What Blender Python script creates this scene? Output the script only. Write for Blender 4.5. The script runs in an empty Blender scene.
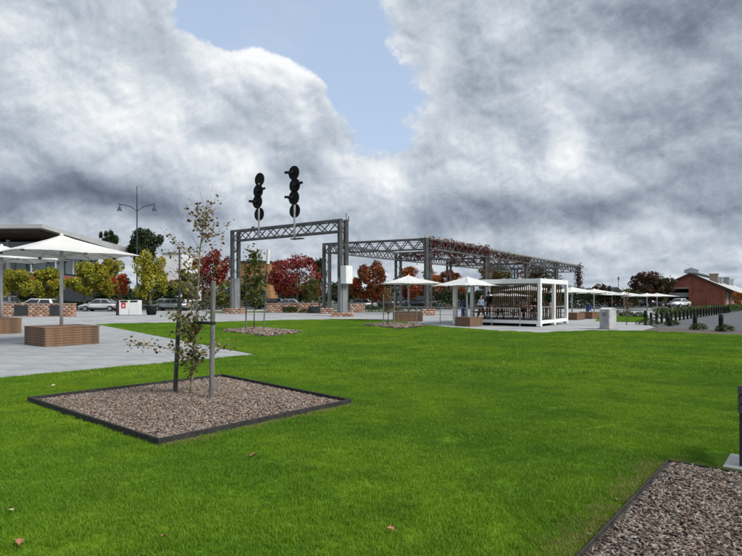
import bpy, bmesh, math, random
import numpy as np
from mathutils import Vector, Matrix

SC = bpy.context.scene
COL = SC.collection
R = math.radians
random.seed(7)
RNG = np.random.default_rng(7)

# ------------------------------------------------------------------ camera
# The picture is 742 x 556; focal length 557 px, horizon 19 px below the middle, eye height 1.6 m
F, CX, HY, CH = 557.0, 371.0, 297.0, 1.6
def G(px, py):
    d = CH * F / (py - HY)
    return ((px - CX) / F * d, d)
def XP(px, d): return (px - CX) / F * d
def ZP(py, d): return CH + (HY - py) / F * d

cam_data = bpy.data.cameras.new('camera')
cam = bpy.data.objects.new('camera', cam_data)
COL.objects.link(cam)
cam.location = (0, 0, CH)
cam.rotation_euler = (R(90), 0, 0)
cam_data.sensor_width = 36.0
cam_data.lens = 36.0 * F / 742.0
cam_data.shift_y = 19.0 / 742.0
cam_data.clip_end = 8000
SC.camera = cam

# ------------------------------------------------------------------ sky
SUN_DIR = Vector((0.80, -0.42, 0.85)).normalized()      # towards the sun
world = bpy.data.worlds.new('World')
SC.world = world
world.use_nodes = True
world.cycles.sampling_method = 'MANUAL'
world.cycles.sample_map_resolution = 256
NT = world.node_tree
NT.nodes.clear()

class NB:
    """small helper to write node trees"""
    def __init__(self, nt): self.nt = nt
    def n(self, typ, **kw):
        nd = self.nt.nodes.new(typ)
        for k, v in kw.items(): setattr(nd, k, v)
        return nd
    def put(self, sock, v):
        if v is None: return
        if hasattr(v, 'is_linked') or isinstance(v, bpy.types.NodeSocket): self.nt.links.new(v, sock)
        else: sock.default_value = v
    def m(self, op, a, b=None, c=None, clamp=False):
        nd = self.n('ShaderNodeMath', operation=op, use_clamp=clamp)
        self.put(nd.inputs[0], a); self.put(nd.inputs[1], b); self.put(nd.inputs[2], c)
        return nd.outputs[0]
    def v(self, op, a, b=None, out=0):
        nd = self.n('ShaderNodeVectorMath', operation=op)
        self.put(nd.inputs[0], a); self.put(nd.inputs[1], b)
        return nd.outputs['Value' if out == 'v' else 0]
    def vs(self, a, s):
        nd = self.n('ShaderNodeVectorMath', operation='SCALE')
        self.put(nd.inputs[0], a); self.put(nd.inputs['Scale'], s)
        return nd.outputs[0]
    def noise(self, vec, scale, detail=4, rough=.5, color=False, dist=0.0):
        nd = self.n('ShaderNodeTexNoise')
        self.put(nd.inputs['Vector'], vec); self.put(nd.inputs['Scale'], scale)
        nd.inputs['Detail'].default_value = detail; nd.inputs['Roughness'].default_value = rough
        nd.inputs['Distortion'].default_value = dist
        return nd.outputs['Color' if color else 'Fac']
    def vor(self, vec, scale, detail=0, rough=.5, feature='SMOOTH_F1', out='Distance', smooth=.6, rand=1.0):
        nd = self.n('ShaderNodeTexVoronoi', feature=feature)
        self.put(nd.inputs['Vector'], vec); nd.inputs['Scale'].default_value = scale
        nd.inputs['Detail'].default_value = detail; nd.inputs['Roughness'].default_value = rough
        if feature == 'SMOOTH_F1': nd.inputs['Smoothness'].default_value = smooth
        nd.inputs['Randomness'].default_value = rand
        return nd.outputs[out]
    def ramp(self, fac, stops, interp='LINEAR'):
        nd = self.n('ShaderNodeValToRGB')
        nd.color_ramp.interpolation = interp
        e = nd.color_ramp.elements
        while len(e) < len(stops): e.new(0.5)
        for el, (p, c) in zip(e, stops):
            el.position = p; el.color = (*c, 1) if len(c) == 3 else c
        self.put(nd.inputs[0], fac)
        return nd.outputs[0]
    def mix(self, fac, a, b, blend='MIX'):
        nd = self.n('ShaderNodeMix', data_type='RGBA', blend_type=blend)
        self.put(nd.inputs[0], fac)
        for i, v in ((6, a), (7, b)):
            if isinstance(v, tuple) and len(v) == 3: v = (*v, 1)
            self.put(nd.inputs[i], v)
        return nd.outputs[2]
    def step(self, v, lo, hi):
        nd = self.n('ShaderNodeMapRange', interpolation_type='SMOOTHSTEP')
        self.put(nd.inputs['Value'], v)
        nd.inputs['From Min'].default_value = lo; nd.inputs['From Max'].default_value = hi
        return nd.outputs[0]

w = NB(NT)
tc = w.n('ShaderNodeTexCoord')
D = w.v('NORMALIZE', tc.outputs['Generated'])
sky = w.n('ShaderNodeTexSky', sky_type='NISHITA')
sky.sun_disc = False
sky.sun_elevation = math.asin(SUN_DIR.z)
sky.sun_rotation = math.atan2(SUN_DIR.x, SUN_DIR.y)
sky.air_density = 1.0; sky.dust_density = 1.6; sky.ozone_density = 1.0

def blobs(vec, base, lst):
    acc = base
    for (px, py, sx, sy, a) in lst:
        c = Vector(((px - CX) / F, 1.0, (HY - py) / F)).normalized()
        q = w.v('SUBTRACT', vec, tuple(c))
        q = w.v('MULTIPLY', q, (F / sx, F / sx, F / sy))
        r2 = w.v('DOT_PRODUCT', q, q, out='v')
        g = w.m('EXPONENT', w.m('MULTIPLY', r2, -1.0))
        acc = w.m('MULTIPLY_ADD', g, a, acc)
    return acc

SKY_STRENGTH = 0.10
wa = w.v('SUBTRACT', w.noise(D, 3.6, 2, .5, True), (.5, .5, .5))
wb = w.v('SUBTRACT', w.noise(D, 12.0, 2, .5, True), (.5, .5, .5))
DW = w.v('ADD', w.v('ADD', D, w.vs(wa, .16)), w.vs(wb, .04))
# heaps: where the cloud deck is closed and where it is open
dens = blobs(DW, 0.62, [(300, 15, 80, 50, -1.0), (218, 42, 34, 22, -.55), (290, 118, 34, 26, .40), (370, 85, 66, 52, -.85), (388, 148, 34, 26, -.42),
                        (250, 125, 45, 30, .25), (480, 40, 40, 40, .2)])
def heaps(vec, fine):
    """cloud relief: big soft masses with rounded heads, creases between; fine adds the ragged edge detail"""
    wv = w.v('MULTIPLY', w.v('ADD', vec, w.vs(wb, .014)), (1, 1, 1.25))
    h = w.noise(wv, 3.2, 2.0, .45)
    for sc_, am in ((5.5, .34), (12.0, .22)) + (((26.0, .15), (56.0, .10), (120.0, .055)) if fine else ()):
        bl = w.m('ABSOLUTE', w.m('SUBTRACT', w.noise(wv, sc_, 0.0 if not fine else 1.0, .5), .5))
        h = w.m('MULTIPLY_ADD', bl, am * 2.0, h)
    return h
hs = heaps(D, False)
hs1 = heaps(w.v('ADD', D, (.022, -.004, .034)), False)
hf = heaps(D, True)
hf1 = heaps(w.v('ADD', D, (.006, -.001, .010)), True)
detail = w.m('SUBTRACT', hs, .60)
edge_in = w.m('MULTIPLY_ADD', w.m('SUBTRACT', hf, .70), .80, dens)
cov = w.step(edge_in, .14, .27)
veil = w.noise(w.v('MULTIPLY', DW, (1, 1, 2.4)), 3.0, 5, .55)
cov = w.m('MAXIMUM', cov, w.m('MULTIPLY', w.step(veil, .45, .85), .45))
shade = blobs(DW, 0.605, [
    (262, 94, 56, 20, .42), (303, 122, 20, 26, .30), (212, 78, 24, 14, .22), (248, 168, 26, 26, .36), (225, 128, 26, 12, -.08), (275, 142, 14, 14, -.10),
    (140, 115, 62, 34, .24), (90, 20, 70, 32, .10), (386, 192, 30, 20, .40), (345, 165, 22, 16, .18),
    (575, 58, 52, 32, .26), (505, 12, 24, 14, .22), (578, 150, 24, 24, .30), (700, 72, 20, 10, .20),
    (470, 185, 30, 18, .14), (640, 248, 90, 9, .14), (560, 262, 40, 9, .14), (420, 255, 60, 12, .06),
    (30, 207, 140, 18, -.40), (160, 208, 70, 18, -.24), (670, 8, 110, 26, -.34), (710, 120, 60, 60, -.20),
    (470, 80, 36, 26, -.18), (560, 215, 130, 20, -.26), (700, 215, 80, 26, -.24), (185, 52, 36, 26, -.10),
    (286, 185, 14, 20, -.14), (440, 228, 50, 14, -.14), (50, 75, 50, 22, -.06), (640, 110, 50, 22, -.08), (430, 15, 30, 25, -.08)])
shade = w.m('MULTIPLY_ADD', w.m('SUBTRACT', hs, hs1), .50, shade)
shade = w.m('MULTIPLY_ADD', w.m('SUBTRACT', hf, hf1), .95, shade)
shade = w.m('MULTIPLY_ADD', detail, .22, shade)
# the thin rim of a cloud lets more light through
rim = w.m('MULTIPLY', w.m('SUBTRACT', 1.0, w.step(edge_in, .22, .52)), .12)
shade = w.m('ADD', shade, rim)
# layered bands of far cloud low over the horizon
sep = w.n('ShaderNodeSeparateXYZ'); w.put(sep.inputs[0], D)
zc = w.m('ADD', w.m('MAXIMUM', sep.outputs[2], 0.0), .10)
com = w.n('ShaderNodeCombineXYZ')
w.put(com.inputs[0], w.m('DIVIDE', sep.outputs[0], zc)); w.put(com.inputs[1], w.m('DIVIDE', sep.outputs[1], zc))
band = w.noise(com.outputs[0], .9, 4, .5)
low = w.m('EXPONENT', w.m('MULTIPLY', w.m('MAXIMUM', sep.outputs[2], 0.0), -11.0))
shade = w.m('MULTIPLY_ADD', w.m('MULTIPLY', w.m('SUBTRACT', band, .47), low), 1.1, shade)
ccol = w.ramp(shade, [(0.0, (.105, .132, .18)), (.25, (.185, .222, .282)), (.45, (.31, .36, .43)),
                      (.70, (.52, .572, .635)), (1.0, (.86, .875, .885))])
skyc = w.mix(.50, w.vs(sky.outputs[0], 1.0), (4.6, 5.5, 6.9))      # thin veil of high cloud
cl = w.vs(ccol, .74 / SKY_STRENGTH)
final = w.mix(cov, skyc, cl)
bg = w.n('ShaderNodeBackground')
bg.inputs['Strength'].default_value = SKY_STRENGTH
NT.links.new(final, bg.inputs['Color'])
outw = w.n('ShaderNodeOutputWorld')
NT.links.new(bg.outputs[0], outw.inputs[0])

# ------------------------------------------------------------------ sun behind thin cloud
sl = bpy.data.lights.new('sun', 'SUN')
sl.energy = 2.6; sl.angle = R(22); sl.color = (1.0, .955, .88)
so = bpy.data.objects.new('sun', sl); COL.objects.link(so)
so.rotation_euler = SUN_DIR.to_track_quat('Z', 'Y').to_euler()
so.location = (0, 0, 60)

SC.view_settings.view_transform = 'Standard'
SC.view_settings.look = 'None'
SC.view_settings.gamma = 1.0
SC.view_settings.use_curve_mapping = False
SC.view_settings.exposure = 0.6

# ------------------------------------------------------------------ materials
MATS = {}
def mat(name, col, rough=.7, metal=0.0, var=.12, scale=3.0, bump=0.0, bscale=40.0, spec=.5, col2=None, attr=None,
        transl=0.0, detail=5, stretch=None, coat=0.0):
    """plain procedural surface: base colour with uneven tone, optional second colour, fine relief"""
    if name in MATS: return MATS[name]
    m = bpy.data.materials.new(name); m.use_nodes = True
    nt = m.node_tree; b = NB(nt)
    p = nt.nodes['Principled BSDF']
    p.inputs['Roughness'].default_value = rough; p.inputs['Metallic'].default_value = metal
    p.inputs['Specular IOR Level'].default_value = spec
    p.inputs['Coat Weight'].default_value = coat
    t = b.n('ShaderNodeTexCoord')
    vec = t.outputs['Object']
    if stretch: vec = b.v('MULTIPLY', vec, stretch)
    nz = b.noise(vec, scale, detail, .6)
    c2 = col2 if col2 else tuple(max(0, x * (1 - 2.2 * var)) for x in col)
    c1 = col if col2 else tuple(min(1, x * (1 + var)) for x in col)
    c = b.mix(b.step(nz, .3, .7), c1, c2)
    if attr:
        at = b.n('ShaderNodeAttribute', attribute_name=attr)
        c = b.mix(1.0, at.outputs['Color'], b.mix(b.step(nz, .3, .7), (1.1, 1.1, 1.1), (.8, .8, .8)), 'MULTIPLY')
    nt.links.new(c, p.inputs['Base Color'])
    if bump > 0:
        bp = b.n('ShaderNodeBump'); bp.inputs['Strength'].default_value = bump
        bp.inputs['Distance'].default_value = .02
        nt.links.new(b.noise(vec, bscale, 6, .6), bp.inputs['Height'])
        nt.links.new(bp.outputs[0], p.inputs['Normal'])
    if transl > 0:
        tr = b.n('ShaderNodeBsdfTranslucent'); nt.links.new(c, tr.inputs[0])
        mx = b.n('ShaderNodeMixShader'); mx.inputs[0].default_value = transl
        nt.links.new(p.outputs[0], mx.inputs[1]); nt.links.new(tr.outputs[0], mx.inputs[2])
        nt.links.new(mx.outputs[0], nt.nodes['Material Output'].inputs[0])
    MATS[name] = m
    return m

def grass_material():
    m = bpy.data.materials.new('grass'); m.use_nodes = True
    nt = m.node_tree; b = NB(nt); p = nt.nodes['Principled BSDF']
    g = b.n('ShaderNodeNewGeometry')
    pos = g.outputs['Position']
    big = b.noise(pos, .33, 4, .6)
    mid = b.noise(pos, 1.9, 5, .6)
    fin = b.noise(pos, 23.0, 3, .6)
    c = b.mix(b.step(big, .40, .60), (.104, .236, .0108), (.190, .325, .0130))
    c = b.mix(b.m('MULTIPLY', b.step(mid, .42, .66), .70), c, (.078, .188, .0085))
    c = b.mix(b.m('MULTIPLY', b.step(fin, .45, .75), .45), c, (.19, .29, .024))
    dry = b.m('MULTIPLY', b.step(b.noise(pos, .75, 6, .62), .57, .80), .30)
    c = b.mix(dry, c, (.27, .285, .06))
    wv = b.n('ShaderNodeTexWave', wave_type='BANDS', bands_direction='X'); wv.inputs['Scale'].default_value = .16
    wv.inputs['Distortion'].default_value = 1.6; wv.inputs['Detail'].default_value = 2
    rt = b.n('ShaderNodeVectorRotate', rotation_type='Z_AXIS'); rt.inputs['Angle'].default_value = R(-62)
    nt.links.new(pos, rt.inputs['Vector']); nt.links.new(rt.outputs[0], wv.inputs['Vector'])
    c = b.mix(b.m('MULTIPLY', wv.outputs['Fac'], .22), c, (.22, .345, .018))           # mowing direction
    nt.links.new(c, p.inputs['Base Color'])
    p.inputs['Roughness'].default_value = .55; p.inputs['Specular IOR Level'].default_value = .3
    tr = b.n('ShaderNodeBsdfTranslucent'); nt.links.new(c, tr.inputs[0])
    mx = b.n('ShaderNodeMixShader'); mx.inputs[0].default_value = .3
    nt.links.new(p.outputs[0], mx.inputs[1]); nt.links.new(tr.outputs[0], mx.inputs[2])
    nt.links.new(mx.outputs[0], nt.nodes['Material Output'].inputs[0])
    return m

def lawn_soil_material():
    m = bpy.data.materials.new('lawn_thatch'); m.use_nodes = True
    nt = m.node_tree; b = NB(nt); p = nt.nodes['Principled BSDF']
    g = b.n('ShaderNodeNewGeometry'); pos = g.outputs['Position']
    big = b.noise(pos, .33, 4, .6); mid = b.noise(pos, 2.2, 6, .65); fin = b.noise(pos, 60.0, 3, .6)
    c = b.mix(b.step(big, .36, .64), (.094, .20, .0085), (.155, .26, .0105))
    c = b.mix(b.m('MULTIPLY', b.step(mid, .42, .70), .5), c, (.068, .155, .009))
    c = b.mix(b.m('MULTIPLY', b.step(fin, .40, .75), .6), c, (.05, .105, .010))
    nt.links.new(c, p.inputs['Base Color']); p.inputs['Roughness'].default_value = .9
    p.inputs['Specular IOR Level'].default_value = .1
    return m

def brick_material(name, c1, c2, mortar, scale, bw=.23, bh=.076):
    m = bpy.data.materials.new(name); m.use_nodes = True
    nt = m.node_tree; b = NB(nt); p = nt.nodes['Principled BSDF']
    t = b.n('ShaderNodeTexCoord')
    g = b.n('ShaderNodeNewGeometry')
    s = b.n('ShaderNodeSeparateXYZ'); nt.links.new(t.outputs['Object'], s.inputs[0])
    cb = b.n('ShaderNodeCombineXYZ')
    nt.links.new(b.m('ADD', s.outputs[0], s.outputs[1]), cb.inputs[0]); nt.links.new(s.outputs[2], cb.inputs[1])
    br = b.n('ShaderNodeTexBrick')
    nt.links.new(cb.outputs[0], br.inputs['Vector'])
    br.inputs['Color1'].default_value = (*c1, 1); br.inputs['Color2'].default_value = (*c2, 1)
    br.inputs['Mortar'].default_value = (*mortar, 1); br.inputs['Scale'].default_value = 1.0
    br.inputs['Mortar Size'].default_value = .008
    br.inputs['Brick Width'].default_value = bw * scale; br.inputs['Row Height'].default_value = bh * scale
    nz = b.noise(t.outputs['Object'], .8, 6, .65)
    c = b.mix(1.0, br.outputs[0], b.ramp(nz, [(.25, (.66, .62, .6)), (.75, (1.2, 1.16, 1.12))]), 'MULTIPLY')
    nt.links.new(c, p.inputs['Base Color']); p.inputs['Roughness'].default_value = .85
    bp = b.n('ShaderNodeBump'); bp.inputs['Strength'].default_value = .5; bp.inputs['Distance'].default_value = .01
    nt.links.new(b.m('SUBTRACT', 1.0, br.outputs['Fac']), bp.inputs['Height']); nt.links.new(bp.outputs[0], p.inputs['Normal'])
    return m

M_GRASS = grass_material()
M_SOIL = lawn_soil_material()
M_CONC = mat('concrete', (.345, .355, .365), .8, var=.10, scale=.45, bump=.15, bscale=60)
M_SLAB = mat('paving_stone', (.325, .34, .352), .75, var=.08, scale=.9, bump=.12, bscale=70)
M_ASPH = mat('asphalt', (.095, .10, .108), .9, var=.12, scale=.5, bump=.3, bscale=120)
M_GROUND = mat('far_ground', (.13, .13, .12), .95, var=.2, scale=.05, col2=(.09, .105, .06))
M_MULCHB = mat('mulch_bed', (.12, .098, .085), .95, var=.2, scale=30, bump=.8, bscale=60, col2=(.09, .07, .06))
M_CHIP = mat('wood_chip', (1, 1, 1), .85, attr='tone', scale=60, spec=.2)
M_EDGE = mat('edging_timber', (.030, .029, .028), .8, var=.25, scale=12, bump=.3, bscale=60)
M_STAKE = mat('weathered_timber', (.185, .18, .175), .85, var=.2, scale=5, stretch=(9, 9, 1), bump=.5, bscale=30)
M_STAKE2 = mat('weathered_timber_dark', (.075, .072, .072), .85, var=.2, scale=5, stretch=(9, 9, 1), bump=.5, bscale=30)
M_RUBBER = mat('black_rubber', (.012, .012, .013), .6)
M_BARK = mat('young_bark', (.33, .29, .23), .85, var=.2, scale=18, bump=.5, bscale=50, col2=(.16, .13, .10))
M_BARK2 = mat('grey_bark', (.15, .125, .10), .9, var=.2, scale=6, bump=.6, bscale=25)
M_LEAF = mat('leaf', (1, 1, 1), .55, attr='tone', scale=2, spec=.3, transl=.35)
M_STEEL = mat('gantry_steel', (.125, .13, .135), .65, metal=.2, var=.2, scale=2.2, bump=.1, bscale=30, col2=(.075, .072, .070))
M_STEELL = mat('pale_steel', (.33, .335, .34), .55, metal=.2, var=.12, scale=1.5)
M_PANEL = mat('cable_riser_grey', (.20, .21, .22), .6, metal=.1, var=.1, scale=1)
M_WHITE = mat('white_paint', (.78, .79, .79), .45, var=.03, scale=.8)
M_WHITEB = mat('white_box', (.72, .73, .73), .5, var=.04, scale=1)
M_BLACK = mat('signal_black', (.009, .009, .010), .75, var=.1, spec=.2)
M_CANVAS = mat('umbrella_canvas', (.70, .70, .69), .85, var=.03, scale=.7, transl=.12, bump=.1, bscale=8)
M_POLE = mat('umbrella_pole', (.55, .56, .57), .4, metal=.3, var=.04)
M_WOOD = mat('bench_timber', (.19, .108, .062), .7, var=.22, scale=2.2, stretch=(1, 1, 2))
M_WOODD = mat('bench_timber_dark', (.095, .062, .045), .75, var=.25, scale=3)
M_SLAT = mat('pavilion_slat_timber', (.235, .14, .075), .7, var=.25, scale=2, stretch=(6, 6, 1))
M_DECK = mat('dark_deck', (.05, .05, .052), .7, var=.2, scale=4)
M_LAMPST = mat('lamp_post_paint', (.035, .045, .055), .5, metal=.2)
M_TYRE = mat('tyre', (.015, .015, .016), .85)
M_RIM = mat('wheel_rim', (.42, .43, .44), .35, metal=.8)
M_GLASSD = mat('dark_glass', (.02, .024, .028), .06, spec=.9)
M_HEAD = mat('headlight', (.65, .67, .68), .15, spec=.8)
M_TAIL = mat('tail_light', (.35, .02, .02), .25)
M_PLATE = mat('number_plate', (.75, .75, .72), .5)
M_ROOFG = mat('metal_roof', (.50, .51, .52), .55, metal=.1, var=.1, scale=.3)
M_RBRICK = brick_material('shed_brick', (.36, .098, .055), (.27, .072, .045), (.28, .17, .13), 1.0)
M_PBRICK = mat('pale_clinker_brick', (1, 1, 1), .85, attr='tone', scale=14, bump=.4, bscale=40)
M_MORTAR = mat('mortar', (.36, .30, .26), .9, var=.1)
M_DARKP = mat('dark_panel', (.028, .033, .038), .6, var=.1)
M_HEDGE = M_LEAF
M_SKIN = mat('skin', (.48, .30, .22), .55, var=.05)
M_HAIRD = mat('dark_hair', (.02, .015, .012), .6)
M_REDC = mat('red_cladding', (.33, .055, .035), .6, var=.1)
M_TIMC = mat('soffit_timber', (.22, .085, .045), .6, var=.15)
M_OCHRE = mat('ochre_panel', (.36, .195, .075), .7, var=.1, scale=.3)
M_OCHRE2 = mat('ochre_panel_dark', (.30, .15, .05), .7, var=.1, scale=.3)
M_BWHITE = mat('white_render', (.74, .75, .76), .7, var=.05, scale=.2)
M_BGREY = mat('grey_render', (.23, .235, .24), .75, var=.1, scale=.2)
M_WINDOW = mat('window_glass', (.06, .085, .10), .08, spec=.9, var=.2, scale=.3)
M_BLUE = mat('blue_plastic', (.025, .065, .20), .45, var=.1)
M_REDS = mat('red_sign', (.55, .025, .02), .5)
M_CABI = mat('cabinet_concrete', (.42, .43, .43), .8, var=.1, scale=3, bump=.2, bscale=40)
M_CABL = mat('cabinet_cap', (.55, .56, .56), .8, var=.06, scale=3)
M_HILL = mat('far_hills', (.12, .155, .205), 1.0, var=.1, scale=.005)  # blue of the distant haze is put into the hills' base colour
M_GALV = mat('galvanised', (.40, .41, .42), .45, metal=.6, var=.08)

# ------------------------------------------------------------------ mesh helpers
class MB:
    def __init__(self): self.v = []; self.f = []; self.mi = []; self.cur = 0
    def face(self, idx): self.f.append(tuple(idx)); self.mi.append(self.cur)
    def pts(self, pts):
        k = len(self.v); self.v.extend([tuple(p) for p in pts]); return k
    def hexa(self, p):     # 8 points: bottom ring 0-3, top ring 4-7
        k = self.pts(p)
        for q in ((3, 2, 1, 0), (4, 5, 6, 7), (0, 1, 5, 4), (1, 2, 6, 5), (2, 3, 7, 6), (3, 0, 4, 7)): self.face([k + i for i in q])
        return self
    def box(self, c, s, rz=0.0):
        x, y, z = c; a, b, h = s[0] / 2, s[1] / 2, s[2] / 2
        cs, sn = math.cos(rz), math.sin(rz); p = []
        for dz in (-h, h):
            for dx, dy in ((-a, -b), (a, -b), (a, b), (-a, b)):
                p.append((x + dx * cs - dy * sn, y + dx * sn + dy * cs, z + dz))
        return self.hexa(p)
    def bar(self, p0, p1, wdt, hgt=None, up=(0, 0, 1)):
        hgt = hgt or wdt
        p0, p1 = Vector(p0), Vector(p1); d = (p1 - p0).normalized(); u = Vector(up)
        if abs(d.dot(u)) > .98: u = Vector((1, 0, 0))
        s = d.cross(u).normalized(); t = s.cross(d).normalized()
        p = []
        for q in (p0, p1):
            for a, b in ((-1, -1), (1, -1), (1, 1), (-1, 1)): p.append(q + s * a * wdt / 2 + t * b * hgt / 2)
        return self.hexa(p)
    def tube(self, pts, rad, n=8, cap=True):
        pts = [Vector(p) for p in pts]
        if not isinstance(rad, (list, tuple)): rad = [rad] * len(pts)
        rings = []
        for i, p in enumerate(pts):
            d = (pts[min(i + 1, len(pts) - 1)] - pts[max(i - 1, 0)])
            d = d.normalized() if d.length > 1e-9 else Vector((0, 0, 1))
            u = Vector((0, 0, 1)) if abs(d.z) < .95 else Vector((1, 0, 0))
            s = d.cross(u).normalized(); t = d.cross(s).normalized()
            rings.append(self.pts([p + (s * math.cos(2 * math.pi * k / n) + t * math.sin(2 * math.pi * k / n)) * rad[i] for k in range(n)]))
        for a, b in zip(rings, rings[1:]):
            for k in range(n): self.face((a + k, a + (k + 1) % n, b + (k + 1) % n, b + k))
        if cap:
            self.face([rings[0] + k for k in range(n)][::-1]); self.face([rings[-1] + k for k in range(n)])
        return self
    def poly(self, pts):
        k = self.pts(pts); self.face(range(k, k + len(pts))); return self
    def prism(self, prof, y0, y1):      # profile in x,z extruded along y
        n = len(prof); a = self.pts([(x, y0, z) for x, z in prof]); b = self.pts([(x, y1, z) for x, z in prof])
        self.face([a + i for i in range(n)]); self.face([b + i for i in range(n)][::-1])
        for i in range(n): self.face((a + i, b + i, b + (i + 1) % n, a + (i + 1) % n))
        return self
    def disc(self, c, axis, r, th, n=20):
        c, a = Vector(c), Vector(axis).normalized()
        return self.tube([c - a * th / 2, c + a * th / 2], r, n)
    def mesh(self, name):
        me = bpy.data.meshes.new(name); me.from_pydata(self.v, [], self.f)
        bm = bmesh.new(); bm.from_mesh(me); bmesh.ops.recalc_face_normals(bm, faces=bm.faces); bm.to_mesh(me); bm.free()
        return me
    def build(self, name, material, parent=None, smooth=False, bevel=0.0, loc=None):
        me = self.mesh(name)
        mats = material if isinstance(material, (list, tuple)) else [material]
        for m in mats: me.materials.append(m)
        if len(mats) > 1: me.polygons.foreach_set('material_index', self.mi)
        if bevel > 0:
            bm = bmesh.new(); bm.from_mesh(me)
            bmesh.ops.bevel(bm, geom=list(bm.edges), offset=bevel, segments=2, affect='EDGES', clamp_overlap=True)
            bm.to_mesh(me); bm.free()
        if smooth: me.polygons.foreach_set('use_smooth', [True] * len(me.polygons))
        return link(name, me, parent, loc)

def link(name, me, parent=None, loc=None):
    o = bpy.data.objects.new(name, me); COL.objects.link(o)
    if parent is not None: o.parent = parent
    if loc is not None: o.location = loc
    return o
def tag(o, label, cat, group=None):
    o['label'] = label; o['category'] = cat
    if group: o['group'] = group
    return o
def thing(name, label, cat, loc=(0, 0, 0), rz=0.0, group=None):
    o = bpy.data.objects.new(name, None); COL.objects.link(o); o.empty_display_size = .2
    o.location = loc; o.rotation_euler = (0, 0, rz)
    return tag(o, label, cat, group)
def struct(o): o['kind'] = 'structure'; return o
def stuff(o): o['kind'] = 'stuff'; return o
def copy_tree(o, parent=None):
    c = o.copy(); COL.objects.link(c); c.parent = parent
    for ch in list(o.children): copy_tree(ch, c)
    return c
def relabel(o, label, group=None):
    o['label'] = label
    if group: o['group'] = group
    return o

def np_mesh(name, verts, quads, material, tone=None, smooth=False):
    """large mesh from arrays; tone = colour per vertex"""
    me = bpy.data.meshes.new(name)
    nv, nq, k = len(verts), len(quads), quads.shape[1]
    me.vertices.add(nv); me.vertices.foreach_set('co', np.ascontiguousarray(verts, dtype=np.float32).ravel())
    me.loops.add(nq * k); me.loops.foreach_set('vertex_index', np.ascontiguousarray(quads, dtype=np.int32).ravel())
    me.polygons.add(nq); me.polygons.foreach_set('loop_start', np.arange(0, nq * k, k, dtype=np.int32))
    me.update(calc_edges=True)
    if tone is not None:
        at = me.color_attributes.new('tone', 'FLOAT_COLOR', 'POINT')
        c = np.ones((nv, 4), dtype=np.float32); c[:, :3] = tone
        at.data.foreach_set('color', c.ravel())
    if smooth: me.polygons.foreach_set('use_smooth', [True] * nq)
    me.materials.append(material)
    return me

def rand_rot(n, tilt=1.0):
    """n random frames: yaw free, tilt limited (radians)"""
    yaw = RNG.uniform(0, 2 * np.pi, n); a = RNG.uniform(-tilt, tilt, n); b = RNG.uniform(-tilt, tilt, n)
    cy, sy, ca, sa, cb, sb = np.cos(yaw), np.sin(yaw), np.cos(a), np.sin(a), np.cos(b), np.sin(b)
    Z0, O = np.zeros(n), np.ones(n)
    Rz = np.stack([np.stack([cy, -sy, Z0], -1), np.stack([sy, cy, Z0], -1), np.stack([Z0, Z0, O], -1)], 1)
    Rx = np.stack([np.stack([O, Z0, Z0], -1), np.stack([Z0, ca, -sa], -1), np.stack([Z0, sa, ca], -1)], 1)
    Ry = np.stack([np.stack([cb, Z0, sb], -1), np.stack([Z0, O, Z0], -1), np.stack([-sb, Z0, cb], -1)], 1)
    return Rz @ Rx @ Ry

def leaf_mesh(name, cen, size, palette, weights=None, tilt=1.2, jitter=.18, tones=None):
    """leaf-sized folded diamonds at the given points"""
    n = len(cen); rot = rand_rot(n, tilt)
    base = np.array([(-.5, 0, 0), (0, -.36, .10), (.5, 0, -.05), (0, .36, .10)], dtype=np.float32)
    sz = (np.asarray(size) * RNG.uniform(.65, 1.35, n))[:, None, None] if np.ndim(size) == 0 else (size * RNG.uniform(.65, 1.35, n))[:, None, None]
    v = np.einsum('nij,kj->nki', rot, base) * sz + cen[:, None, :]
    q = np.arange(n * 4).reshape(n, 4)
    pal = np.array(palette)
    if tones is None:
        pick = RNG.choice(len(pal), n, p=weights); tones = pal[pick]
    t = np.clip(tones * (1 + RNG.normal(0, jitter, (n, 1))), .002, .9)
    return np_mesh(name, v.reshape(-1, 3), q, M_LEAF, np.repeat(t, 4, axis=0))

def pip(x, y, poly):
    ins = np.zeros(len(x), bool); n = len(poly)
    for i in range(n):
        x0, y0 = poly[i]; x1, y1 = poly[(i + 1) % n]
        if y0 == y1: continue
        c = ((y0 > y) != (y1 > y)) & (x < (x1 - x0) * (y - y0) / (y1 - y0) + x0)
        ins ^= c
    return ins
def seg_dist(x, y, poly):
    d = np.full(len(x), 1e9); n = len(poly)
    for i in range(n):
        x0, y0 = poly[i]; x1, y1 = poly[(i + 1) % n]
        ex, ey = x1 - x0, y1 - y0; L = ex * ex + ey * ey
        t = np.clip(((x - x0) * ex + (y - y0) * ey) / L, 0, 1)
        d = np.minimum(d, np.hypot(x - x0 - t * ex, y - y0 - t * ey))
    return d
def sheet(name, poly, z, material):
    return struct(MB().poly([(x, y, z) for x, y in poly]).build(name, material))
def U(a): return Vector((math.cos(R(a)), math.sin(R(a)), 0))

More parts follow.
